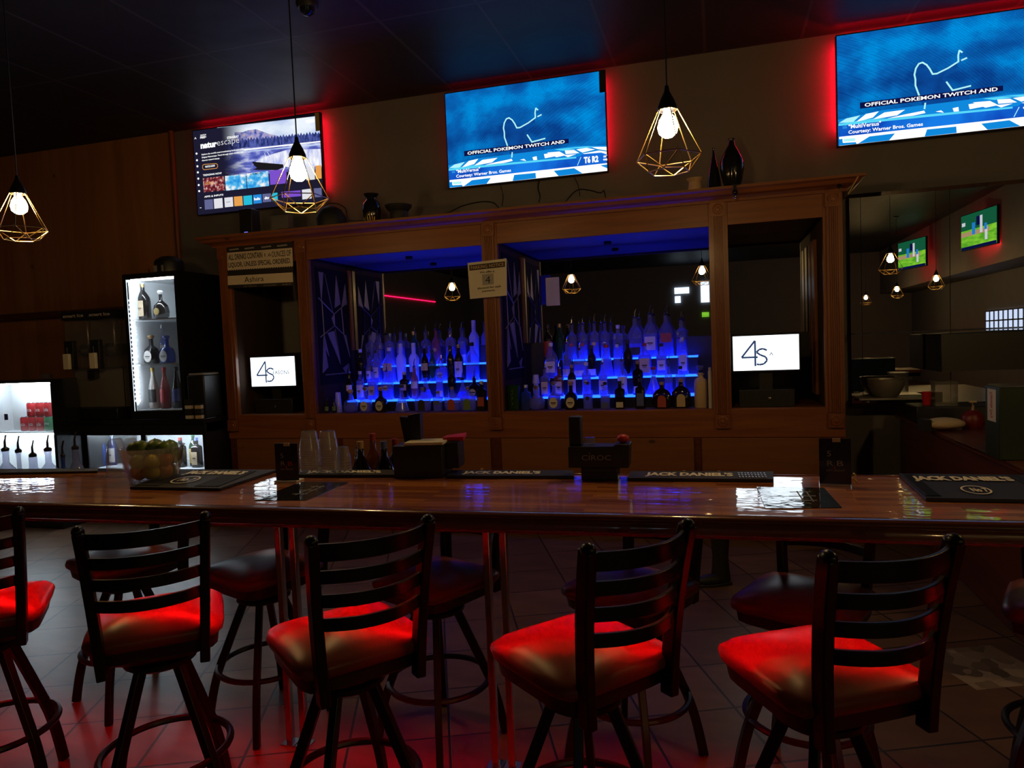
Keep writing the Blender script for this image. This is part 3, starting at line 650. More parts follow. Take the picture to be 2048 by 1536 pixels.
# floor area and checkers
pp([(270, 1110), (560, 1040), (800, 1010), (1200, 960), (1500, 920), (1800, 915), (1805, 1010), (280, 1150)], 'scr_mid', 2)
W_ = 'white_em'
for q in ([(330, 1100), (430, 1075), (380, 1130), (280, 1135)], [(470, 1065), (560, 1045), (520, 1095), (400, 1130)], [(600, 1055), (745, 1035), (690, 1080), (520, 1110)],
          [(740, 1075), (880, 1045), (890, 1065), (760, 1095), (600, 1110)], [(1190, 1000), (1250, 990), (1300, 1020), (1200, 1040)], [(1220, 985), (1340, 975), (1400, 1010), (1310, 1030)],
          [(1390, 965), (1480, 960), (1530, 990), (1400, 1000)], [(1500, 955), (1600, 940), (1680, 955), (1560, 985)], [(1380, 1010), (1500, 1000), (1420, 1030)],
          [(1640, 930), (1790, 930), (1800, 965), (1700, 950)], [(1560, 995), (1720, 965), (1800, 975), (1800, 1000), (1640, 1012)], [(960, 1055), (1000, 1045), (1020, 1065)], [(1080, 1030), (1120, 1020), (1125, 1055), (1090, 1060)]):
    pp(q, W_ if q[0][0] > 450 else 'scr_pale', 3)
for q in ([(1290, 955), (1420, 940), (1500, 950), (1370, 968)], [(1420, 938), (1600, 925), (1700, 930), (1540, 945)], [(310, 1135), (520, 1105), (620, 1100), (420, 1140)]): pp(q, 'scr_cyan', 3)
# lower banner
pp([(277, 1142), (900, 1075), (1540, 1020), (1560, 1000), (1740, 985), (1806, 1000), (1806, 1085), (285, 1250)], 'scr_band', 4)
pp([(277, 1142), (900, 1078), (1500, 1025), (1500, 1040), (900, 1098), (277, 1160)], 'scr_cyan', 5)
line([(1545, 1030), (1512, 1108)], .003, 'scr_pale', 6)
pp([(285, 1250), (1806, 1085), (1806, 1160), (288, 1325)], W_, 4)
for q in ([(285, 1270), (310, 1265), (315, 1300), (405, 1295), (410, 1310), (288, 1322)], [(500, 1250), (680, 1228), (640, 1285), (420, 1308)], [(905, 1200), (1110, 1180), (1115, 1232), (890, 1258)],
          [(1285, 1160), (1480, 1135), (1560, 1185), (1330, 1210)], [(1730, 1108), (1804, 1098), (1804, 1135)]): pp(q, 'scr_mid', 5)
pp([(308, 1262), (405, 1255), (410, 1290), (312, 1298)], W_, 6); pp([(318, 1268), (398, 1262), (400, 1286), (320, 1291)], 'scr_pale', 7)
# outline of the figure
for q in ([(840, 920), (812, 840), (810, 790), (802, 750), (810, 700), (830, 662), (855, 652), (885, 672), (908, 705), (930, 748), (960, 745), (1040, 700), (1108, 650), (1105, 600), (1112, 560), (1132, 575)],
          [(1130, 640), (1165, 622)], [(1030, 815), (1075, 884), (1200, 850)], [(886, 985), (882, 1030)]): line(q, .0062, 'scr_pale')
# caption
pp([(423, 972), (1427, 852), (1430, 895), (426, 1022)], 'scr_navy', 7)
a, b = P(458, 1008, 9), P(1392, 930, 9)
mb.text('OFFICIAL POKEMON TWITCH AND', a, (1, 0, 0), (0, 0, 1), (b-a).x, .030, W_, bold=.02)
a = P(350, 1186, 9); mb.text('"MultiVersus"', a, (1, 0, 0), (0, 0, 1), .245, .035, W_, bold=.02)
a = P(350, 1237, 9); mb.text('Courtesy: Warner Bros. Games', a, (1, 0, 0), (0, 0, 1), .555, .038, W_, bold=.02)
a = P(310, 1182, 9); mb.text('LCL', a, (1, 0, 0), (0, 0, 1), .03, .02, 'scr_cyan')
a = P(1575, 1092, 9); mb.text('T6 R2', a, (1, 0, 0), (0, 0, 1), .135, .062, W_, bold=.05)
a = P(1762, 1034, 9); mb.text('66\u00b0', a, (1, 0, 0), (0, 0, 1), .035, .022, W_, bold=.03)
a = P(1758, 1066, 9); mb.text('446', a, (1, 0, 0), (0, 0, 1), .04, .022, W_, bold=.03)
mb.build('screen', tv2, world=False, smooth=False)
st = MB().box(TVW-.055, TVW-.006, -.0052, -.0042, TVH-.20, TVH-.006, 'darkposter').build('energy_sticker', tv2, world=False)
# right television: same programme
tv3 = copy_tree(tv2); tv3.location.x = 1.0
tag(tv3, 'television cut by the right edge, showing the same blue stage scene', 'television', 'televisions high on the back wall')
for ch in list(tv3.children):
    if ch.name.startswith('energy_sticker'): bpy.data.objects.remove(ch)
led3 = [c for c in tv3.children if c.name.startswith('led_strip')]
for c in led3:
    me = c.data.copy(); c.data = me; me.materials[0] = M['red_led_wide'] if min(v.co.x for v in me.vertices) < .045 and max(v.co.x for v in me.vertices) < .1 else M['red_led']
# left television: streaming menu
X1 = -5.425
tv1 = tv_body('television at left on the back wall showing a lake picture and app menu', X1)
leds(tv1, 'red_led_dim', 'red_led', 'red_led')
P = mapper(360, 200, 340/1741, X1)
M['ui_dark'] = emat('menu_dark', (0.012, 0.011, 0.03), 1.0)
M['ui_sky'] = screen_noise('menu_sky', (0.25, 0.38, 0.75), (0.85, 0.92, 1.0), 1.0, 1.6, (1, 1, 2))
M['ui_hill'] = screen_noise('menu_hill', (0.05, 0.08, 0.35), (0.55, 0.42, 0.5), 1.0, 18, (1, 1, 1), (0.3, 0.3, 0.6))
M['ui_trees'] = screen_noise('menu_trees', (0.004, 0.012, 0.10), (0.10, 0.13, 0.45), 1.0, 22, (1.6, 1, .5))
M['ui_lake'] = screen_noise('menu_lake', (0.04, 0.05, 0.3), (0.7, 0.75, 1.0), 1.0, 3.5, (1.2, 1, 4), (0.12, 0.15, 0.55))
M['ui_bright'] = screen_noise('menu_bright_water', (0.4, 0.45, 0.85), (1, 1, 1), 1.0, 6, (3, 1, 1))
M['ui_dock'] = emat('menu_dock', (0.012, 0.01, 0.012), 1.0)
M['c_blue'] = emat('card_blue', (0.02, 0.25, 0.7), 1.0); M['c_pale'] = emat('card_pale', (0.75, 0.75, 0.8), 1.0)
M['c_red'] = screen_noise('card_red', (0.02, 0.01, 0.02), (0.7, 0.5, 0.45), 1.0, 26, (1, 1, 1), (0.25, 0.02, 0.03)); M['c_teal'] = emat('card_teal', (0.02, 0.5, 0.7), 1.0)
M['c_purple'] = emat('card_purple', (0.2, 0.08, 0.6), 1.0); M['c_orange'] = emat('card_orange', (0.8, 0.35, 0.08), 1.0); M['c_grey'] = emat('card_grey', (0.12, 0.13, 0.28), 1.0)
M['c_sky'] = screen_noise('card_sky', (0.02, 0.3, 0.75), (0.9, 0.9, 0.9), 1.0, 14, (1, 1, 1), (0.1, 0.5, 0.85))
mb = MB().poly([(.008, 0, .008), (TVW-.008, 0, .008), (TVW-.008, 0, TVH-.008), (.008, 0, TVH-.008)], 'ui_dark')
pp([(380, 275), (1440, 160), (1440, 380), (380, 440)], 'ui_sky', 1)
pp([(560, 330), (640, 330), (700, 310), (780, 300), (850, 325), (920, 350), (1010, 370), (1060, 440), (560, 470)], 'ui_hill', 2)
top = [(400+k*15, 428-(k*15)*.09+(12 if k % 2 else -6-(k*37 % 17))) for k in range(71)]
pp(top+[(1450, 440), (400, 520)], 'ui_trees', 3)
pp([(420, 530), (560, 500), (1450, 420), (1455, 700), (560, 790), (430, 740)], 'ui_lake', 3)
pp([(640, 505), (1450, 418), (1450, 430), (660, 518)], 'white_em', 4); pp([(640, 505+20), (1450, 450), (1450, 462), (700, 532)], 'ui_sky', 4)
pp([(930, 560), (1100, 510), (1290, 505), (1450, 500), (1455, 680), (1130, 690), (760, 640)], 'ui_bright', 4)
pp([(740, 632), (1060, 660), (1060, 690), (1000, 720), (745, 715), (790, 695), (760, 670)], 'ui_dock', 5)
line([(868, 545), (890, 620)], .002, 'white_em'); line([(897, 535), (930, 590)], .002, 'white_em')
# fade of the picture into the dark menu side
fm = bpy.data.materials.new('menu_fade'); fm.use_nodes = True; ft = fm.node_tree; ft.nodes.clear()
_tcn = ft.nodes.new('ShaderNodeTexCoord'); _sx = ft.nodes.new('ShaderNodeSeparateXYZ'); _mr = ft.nodes.new('ShaderNodeMapRange'); _mr.interpolation_type = 'SMOOTHSTEP'
_mr.inputs['From Min'].default_value = .36; _mr.inputs['From Max'].default_value = .74
_e = ft.nodes.new('ShaderNodeEmission'); _e.inputs[0].default_value = (.012, .011, .03, 1); _t = ft.nodes.new('ShaderNodeBsdfTransparent'); _m = ft.nodes.new('ShaderNodeMixShader'); _o = ft.nodes.new('ShaderNodeOutputMaterial')
ft.links.new(_tcn.outputs['Object'], _sx.inputs[0]); ft.links.new(_sx.outputs[0], _mr.inputs[0]); ft.links.new(_mr.outputs[0], _m.inputs[0]); ft.links.new(_e.outputs[0], _m.inputs[1]); ft.links.new(_t.outputs[0], _m.inputs[2]); ft.links.new(_m.outputs[0], _o.inputs[0])
M['ui_fade'] = fm
pp([(130, 315), (760, 238), (780, 765), (150, 830)], 'ui_fade', 6)
pp([(150, 760), (1460, 640), (1470, 1100), (170, 1190)], 'ui_dark', 1)
def tx(s, x, y, x1_, hp, m='white_em', k=8, bold=.01):
    a = P(x, y, k); wd = P(x1_, y, k).x-a.x; mb.text(s, a, (1, 0, 0), (0, 0, 1), wd, hp*.00106, m, bold=bold)
tx('WATCH', 210, 372, 270, 15, bold=.02); tx('FREE+', 210, 398, 273, 22, bold=.03)
tx('STINGRAY', 485, 402, 608, 24, bold=.03); tx('natur', 215, 503, 384, 60, bold=.05); tx('escape', 384, 490, 614, 60, 'c_pale', 9, bold=-.01)
tx("Explore the world's most breathtaking landscapes with", 225, 572, 655, 20, bold=.02); tx('Stingray Naturescape. Travel through scenic wonders and', 226, 602, 652, 20, bold=.02); tx("discover nature's beauty.", 228, 633, 411, 20, bold=.02)
line([(232, 690), (236, 668), (250, 660), (372, 652), (386, 662), (388, 685), (378, 700), (250, 715), (238, 706), (232, 690)], .0028, 'c_orange', 7); tx('WATCH NOW', 260, 696, 362, 20, bold=.03)
tx('TRENDING NOW', 238, 782, 432, 18, bold=.02); tx('APPS & INPUTS', 252, 1002, 448, 18, bold=.02); tx('VIZIO', 1288, 242, 1380, 32, bold=.05)
tx('A', 150, 404, 172, 20)
for k, y in enumerate((550, 618, 680, 742, 806, 872, 934)):
    x = 172+k*4.5; q_ = [(x+10*math.cos(t_*.7854), y+11*math.sin(t_*.7854)) for t_ in range(8)]; pp(q_, 'white_em', 8)
tx('-', 205, 1108, 222, 5)
def card(x0, y0, x1, y1, sl, hgt, m, k=7): pp([(x0, y0), (x1, y1), (x1+sl, y1+hgt), (x0+sl, y0+hgt)], m, k)
card(236, 803, 450, 780, 12, 145, 'c_red'); card(462, 780, 675, 757, 10, 150, 'c_sky'); card(682, 754, 905, 728, 10, 152, 'c_sky'); card(918, 725, 1090, 708, 8, 145, 'c_purple')
card(1290, 685, 1378, 676, 6, 138, 'c_pale'); card(1388, 674, 1448, 668, 5, 136, 'c_orange')
tx('UNDONE', 262, 872, 350, 28, 'c_orange', 8); tx('CHUMPION', 720, 772, 850, 18, 'ui_dark', 8)
card(252, 1024, 338, 1016, 6, 100, 'c_grey'); card(348, 1014, 436, 1004, 6, 100, 'c_pale'); card(456, 1002, 542, 993, 6, 98, 'c_pale'); card(553, 991, 640, 984, 6, 98, 'c_orange')
card(650, 984, 738, 975, 5, 95, 'c_teal'); card(750, 974, 836, 965, 5, 90, 'c_blue'); card(846, 964, 932, 956, 5, 85, 'c_grey'); card(944, 955, 1000, 949, 5, 84, 'c_teal'); card(1040, 942, 1236, 925, 5, 60, 'c_purple'); card(1250, 920, 1346, 908, 5, 100, 'c_pale'); card(1372, 906, 1450, 900, 5, 92, 'c_grey')
tx('hulu', 762, 1030, 824, 28, 'white_em', 9, .04); tx('dtv', 868, 1020, 918, 28, 'white_em', 9, .04); tx('...', 478, 1052, 515, 8, 'ui_dark', 9)
mb.build('screen', tv1, world=False, smooth=False)
MB().box(TVW-.055, TVW-.006, -.0052, -.0042, TVH-.19, TVH-.006, 'lab_gold').build('energy_sticker', tv1, world=False)

# ------------------------------------------------------------------ cash register monitors in the outer bays
M['mon_white'] = emat('monitor_white', (0.82, 0.92, 1.0), 2.6)
M['mon_ink'] = emat('monitor_ink', (0.03, 0.05, 0.12), 1.0)
def monitor(label, x0, x1, z0, z1, y, dim):
    t = thing('till_monitor', label, 'monitor', ((x0+x1)/2, y+.08, ZB), 0, 'till monitors in the outer cabinet bays')
    MB().box(x0-.012, x1+.012, y+.003, y+.035, z0-.014, z1+.012, 'black').build('monitor_case', t, bevel=0.004)
    mb = MB().poly([(x0, y, z0), (x1, y, z0), (x1, y, z1), (x0, y, z1)], 'mon_white')
    w_ = x1-x0; h_ = z1-z0; ink = 'mon_ink'
    def Q(u, v): return Vector((x0+w_*u, y-.0025, z0+h_*v))
    def ln(pts, r):
        q = [Q(*a) for a in pts]
        for a, b in zip(q, q[1:]):
            d = b-a; nn = Vector((-d.z, 0, d.x)).normalized()*r; mb.poly([a-nn, b-nn, b+nn, a+nn], ink)
    ln([(.34, .12), (.34, .86), (.13, .38), (.38, .38)], .0075)
    ln([(.52, .57), (.46, .62), (.40, .60), (.36, .52), (.42, .44), (.50, .38), (.52, .28), (.47, .18), (.40, .16), (.36, .18)], .0075)
    if not dim:
        mb.text('EASONS', Q(.50, .40), (1, 0, 0), (0, 0, 1), w_*.37, h_*.13, ink, bold=.015)
        mb.text('BAR & GRILL', Q(.54, .30), (1, 0, 0), (0, 0, 1), w_*.27, h_*.07, ink)
    else:
        ln([(.56, .42), (.585, .50), (.61, .42)], .003)
    mb.build('display', t, smooth=False)
    MB().box((x0+x1)/2-.05, (x0+x1)/2+.05, y+.04, y+.07, 1.17, z0+.08, 'black').build('neck', t)
    MB().box((x0+x1)/2-.21, (x0+x1)/2+.21, y-.02, y+.33, ZB+.001, 1.17, 'black').build('cash_drawer', t, bevel=0.004)
    MB().lathe([(0.012, 0), (0.012, .004), (0.001, .006)], 'steel', c=((x0+x1)/2+.02, y-.02, 1.10), seg=16, M4=Matrix.Rotation(math.radians(90), 4, 'X')).build('lock', t)
monitor('lit white till monitor with a black logo in the left outer cabinet bay', at(502, 740, Y=6.05).x, at(590, 740, Y=6.05).x, at(545, 772, Y=6.05).z, at(545, 714, Y=6.05).z, 6.05, False)
# x from pixels at that depth
monitor('lit white till monitor glowing in the right outer cabinet bay', at(1466, 700, Y=6.0).x, at(1598, 700, Y=6.0).x, at(1500, 741, Y=6.0).z, at(1500, 672, Y=6.0).z, 6.0, True)

# ------------------------------------------------------------------ signs on the cabinet
def quadsign(name, label, cat, px, Y, th, face, group=None):
    q = [at(x, y, Y=Y) for x, y in px]; c = sum(q, Vector())/4
    t = thing(name, label, cat, (c.x, Y+th, min(v.z for v in q)), 0, group)
    MB().prism([v for v in q], (0, th, 0), face).build('backing', t, smooth=False)
    return t, q
SY = CY-.03
t, q = quadsign('paper_sign', 'laminated drinks notice sign with handwriting on the left outer bay of the cabinet', 'sign', ((456, 577), (588, 571), (584, 483), (454, 494)), SY, .004, 'ink')
tl, tr, bl, br = q[3], q[2], q[0], q[1]
def S(u, v, k=1): # u right, v down 0..1
    a = tl.lerp(tr, u); b = bl.lerp(br, u); r = a.lerp(b, v); r.y = SY-.0008*k; return r
mb = MB()
def sp(pts, m, k=1): mb.poly([S(u, v, k) for u, v in reversed(pts)], m)
wv, hv = (tr-tl).length, (tl-bl).length
teeth = []
for k in range(28): u = .0+k/28; teeth += [(u, .55), (u+.018, .575)]
sp([(.0, .14), (1.0, .14), (1.0, .55)]+list(reversed(teeth)), 'signpaper')
sp([(.0, .70), (.99, .70), (.99, .92), (.0, .92)], 'signpaper')
def st_(s, u, v, wu, hh, m='ink', bold=.0, k=3): mb.text(s, S(u, v, k), (tr-tl), (0, 0, 1), wv*wu, hv*hh, m, bold=bold)
st_('ALL DRINKS CONTAIN', .02, .325, .53, .14, bold=.02); st_('1.6', .58, .30, .10, .08); st_('OUNCES OF', .69, .325, .29, .14, bold=.01)
st_('LIQUOR, UNLESS SPECIAL ORDERED.', .02, .52, .96, .14, bold=.02)
st_('Ashira', .26, .875, .30, .13)
for u in (.03, .27, .53, .77): sp([(u, .06), (u+.15, .05), (u+.16, .085), (u+.01, .095)], 'greyink', 2)
st_('FOR TOBACCO', .25, .985, .2, .03, 'greyink'); st_('FOR ALCOHOL', .55, .985, .2, .03, 'greyink'); st_('ABC', .82, .985, .15, .035, 'greyink')
mb.build('print', t, smooth=False)
t, q = quadsign('paper_sign', 'small white parking notice sign taped on the centre pilaster of the cabinet', 'sign', ((940, 598), (1014, 591), (1013, 517), (935, 526)), CY-.05, .004, 'paper')
tl, tr, bl, br = q[3], q[2], q[0], q[1]; SY = CY-.05; wv, hv = (tr-tl).length, (tl-bl).length
mb = MB(); sp([(.04, .07), (.96, .07), (.96, .22), (.04, .22)], 'ink'); sp([(.36, .36), (.66, .36), (.66, .66), (.36, .66)], 'greyink')
st_('PARKING NOTICE', .08, .19, .84, .09, 'tan', .01); st_('We offer a', .30, .33, .38, .06, 'ink', .02); st_('4', .44, .62, .13, .2, 'ink', .0, 4)
st_('discount for cash', .22, .76, .60, .06, 'ink', .02); st_('payments.', .34, .86, .34, .06, 'ink', .02)
mb.build('print', t, smooth=False)
# ------------------------------------------------------------------ bottles
KIND = {  # height, radius, profile of (r, z) in fractions, superellipse power, depth factor
 'tall':   (.30, .038, [(.86, 0), (1, .02), (1, .62), (.93, .68), (.55, .75), (.34, .80), (.32, .96), (.38, .965), (.38, 1)], 2.0, 1),
 'slim':   (.31, .034, [(.86, 0), (1, .02), (1, .58), (.8, .70), (.42, .80), (.38, 1)], 2.0, 1),
 'square': (.27, .040, [(.92, 0), (1, .02), (1, .66), (.9, .72), (.42, .77), (.36, .80), (.36, 1)], 5.0, .9),
 'wine':   (.31, .038, [(.9, 0), (1, .02), (1, .58), (.88, .66), (.45, .76), (.36, .82), (.36, 1)], 2.0, 1),
 'jug':    (.33, .058, [(.9, 0), (1, .03), (1, .52), (.93, .62), (.6, .74), (.3, .82), (.27, 1)], 2.6, .8),
 'cone':   (.24, .066, [(.95, 0), (1, .03), (.93, .10), (.32, .58), (.24, .68), (.22, .95), (.3, 1)], 2.0, .8),
 'squat':  (.19, .052, [(.8, 0), (1, .06), (1.02, .38), (.85, .58), (.4, .70), (.28, .76), (.28, 1)], 3.0, .75),
 'oval':   (.20, .075, [(.72, 0), (.95, .06), (1.03, .3), (.92, .55), (.6, .70), (.25, .78), (.2, .84), (.2, 1)], 2.6, .45),
 'decant': (.17, .065, [(.6, 0), (.95, .10), (1.02, .32), (.85, .55), (.45, .68), (.22, .76), (.22, 1)], 2.0, .8),
 'frost':  (.33, .037, [(.8, 0), (.82, .04), (1, .55), (1, .62), (.6, .72), (.42, .74), (.42, 1)], 5.0, 1),
 'ceramic':(.30, .046, [(.9, 0), (1, .02), (1, .66), (.9, .74), (.45, .80), (.42, .86), (.6, .87), (.6, .89), (.42, .9), (.42, .92)], 2.0, 1),
 'mini':   (.12, .020, [(.9, 0), (1, .03), (1, .6), (.5, .75), (.45, 1)], 2.0, 1),
 'champ':  (.32, .044, [(.85, 0), (1, .02), (1, .42), (.8, .58), (.42, .78), (.34, .85), (.36, 1)], 2.0, 1),
}
def bottle(x, y, z, kind, glass_, label, cap, lab, group, hs=1.0, pour=False, lshape='band', rs=1.0, cat='bottle', rot=0.0):
    H, r, prof, pw, sy = KIND[kind]; H *= hs*1.06; r *= rs*(1.14 if sy > .5 else 1.08)
    t = thing('liquor_bottle' if cat == 'bottle' else cat, lab, cat, (x, y, z), rot, group)
    pts = [(a*r, b*H) for a, b in prof]
    MB().lathe(pts, glass_, seg=24 if pw == 2 else 28, sy=sy, power=pw).build('glass_body', t, world=False, angle=50)
    if label:
        mb = MB(); zs = {'band': (.16, .48), 'high': (.34, .56), 'wide': (.10, .54), 'low': (.06, .26)}.get(lshape)
        if zs and (pw == 2.0 and sy == 1):
            n = 12; vs = []; rr = r*1.012
            if kind == 'frost': rr = r*.9
            for zz in zs:
                for k in range(n+1):
                    a = -math.pi/2+(k/n-.5)*2.3; vs.append((rr*math.cos(a), rr*math.sin(a), zz*H))
            mb.add(vs, [(k, k+1, n+2+k, n+1+k) for k in range(n)], label)
        elif zs:
            yy = -r*sy*1.03-.001; ww = r*.72
            mb.box(-ww, ww, yy, yy+.001, zs[0]*H, zs[1]*H, label)
        elif lshape == 'round':
            yy = -r*sy*1.03-.0015; cz = .30*H if kind in ('squat', 'decant') else .42*H; rr = r*.62 if kind == 'squat' else r*.42
            mb.prism([(rr*math.cos(2*math.pi*k/20), yy, cz+rr*(1.25 if kind == 'squat' else 1)*math.sin(2*math.pi*k/20)) for k in range(20)], (0, .001, 0), label)
        elif lshape == 'arch':
            yy = -r*sy*1.05-.0015; ww = r*.42
            q = [(-ww, .05*H), (ww, .05*H), (ww, .36*H)]+[(ww*math.cos(a), .36*H+ww*math.sin(a)) for a in (.5, 1.0, 1.57, 2.1, 2.6)]+[(-ww, .36*H)]
            mb.prism([(a, yy, b) for a, b in q], (0, .001, 0), label)
        if lshape in ('band', 'wide', 'round') and label in ('lab_white', 'lab_tan'):
            # printed lines on the label
            yy = (-r*sy*1.03-.0028) if not (zs and pw == 2.0 and sy == 1) else -r*1.012-.001
            cz = .33*H if zs else (.30*H if kind in ('squat', 'decant') else .42*H)
            mb.box(-r*.38, r*.38, yy, yy+.0006, cz-.006, cz+.004, 'ink'); mb.box(-r*.25, r*.25, yy, yy+.0006, cz-.018, cz-.014, 'ink')
        mb.build('label', t, world=False, smooth=kind not in ('square',))
    nr = prof[-1][0]*r
    if glass_ in ('g_clear', 'g_blue', 'g_amber') and kind != 'mini':
        fl = random.uniform(.35, .68); lp = [(a_*.93, b_) for a_, b_ in pts if b_ < fl*H]; a0 = [p_ for p_ in pts if p_[1] >= fl*H][0]
        lp.append((min(lp[-1][0], a0[0]+(lp[-1][0]-a0[0])*.5)*.96, fl*H)); lp.append((.001, fl*H)); lp = [(x_, max(z_, .004)) for x_, z_ in lp]
        MB().lathe(lp, 'liquid' if glass_ != 'g_amber' else 'liquid_amber', seg=20, sy=sy, power=pw).build('liquid', t, world=False, angle=50)
    if pour:
        mb = MB().lathe([(nr*1.05, H), (nr*1.15, H+.012), (nr*.6, H+.02)], cap or 'black', seg=12)
        mb.tube([(0, 0, H+.018), (0, 0, H+.05), (.012, 0, H+.085)], [.006, .005, .0035], 'chrome' if pour == 1 else 'black', 8)
        mb.build('pourer', t, world=False)
    elif cap:
        if kind in ('squat', 'decant', 'ceramic'):
            mb = MB().lathe([(nr*.9, H-.002), (nr*1.1, H), (nr*1.1, H+.006), (nr*1.5, H+.012), (nr*1.6, H+.026), (nr*1.1, H+.036), (.001, H+.037)], cap, seg=16)
        else:
            mb = MB().lathe([(nr*1.12, H*.92), (nr*1.15, H+.006), (.001, H+.008)], cap, seg=14)
        mb.build('stopper', t, world=False)
    return t
GL = {'c': ('g_clear', 'clear'), 'f': ('g_frost', 'frosted'), 'd': ('g_dark', 'dark'), 'a': ('g_amber', 'amber'), 'g': ('g_green', 'green'), 'p': ('g_pink', 'rose'), 'b': ('g_blue', 'blue')}
LB = {'w': ('lab_white', 'white'), 'k': ('lab_black', 'black'), 'r': ('lab_red', 'red'), 'o': ('lab_gold', 'gold'), 't': ('lab_tan', 'beige'), 'u': ('lab_blue', 'blue'), 'n': ('lab_green', 'olive'), '-': (None, 'no')}
CP = {'k': 'black', 'w': 'cap_white', 'r': 'cap_red', 'o': 'cap_gold', 'c': 'cork', 's': 'chrome', '1': 1, '2': 2}
SH = {'tall': 'tall round', 'slim': 'slim', 'square': 'square', 'wine': 'wine', 'jug': 'big broad', 'cone': 'conical', 'squat': 'squat', 'oval': 'wide oval', 'decant': 'round decanter', 'frost': 'tall tapering', 'ceramic': 'white ceramic', 'mini': 'miniature', 'champ': 'sparkling wine'}
ORD = ['first', 'second', 'third', 'fourth', 'fifth', 'sixth', 'seventh', 'eighth', 'ninth', 'tenth', 'eleventh', 'twelfth', 'thirteenth', 'fourteenth']
LVL = {'C': (6.015, ZB, 'counter'), '1': (6.175, 1.135, 'lowest step'), '2': (6.335, 1.29, 'middle step'), '3': (6.50, 1.45, 'top step')}
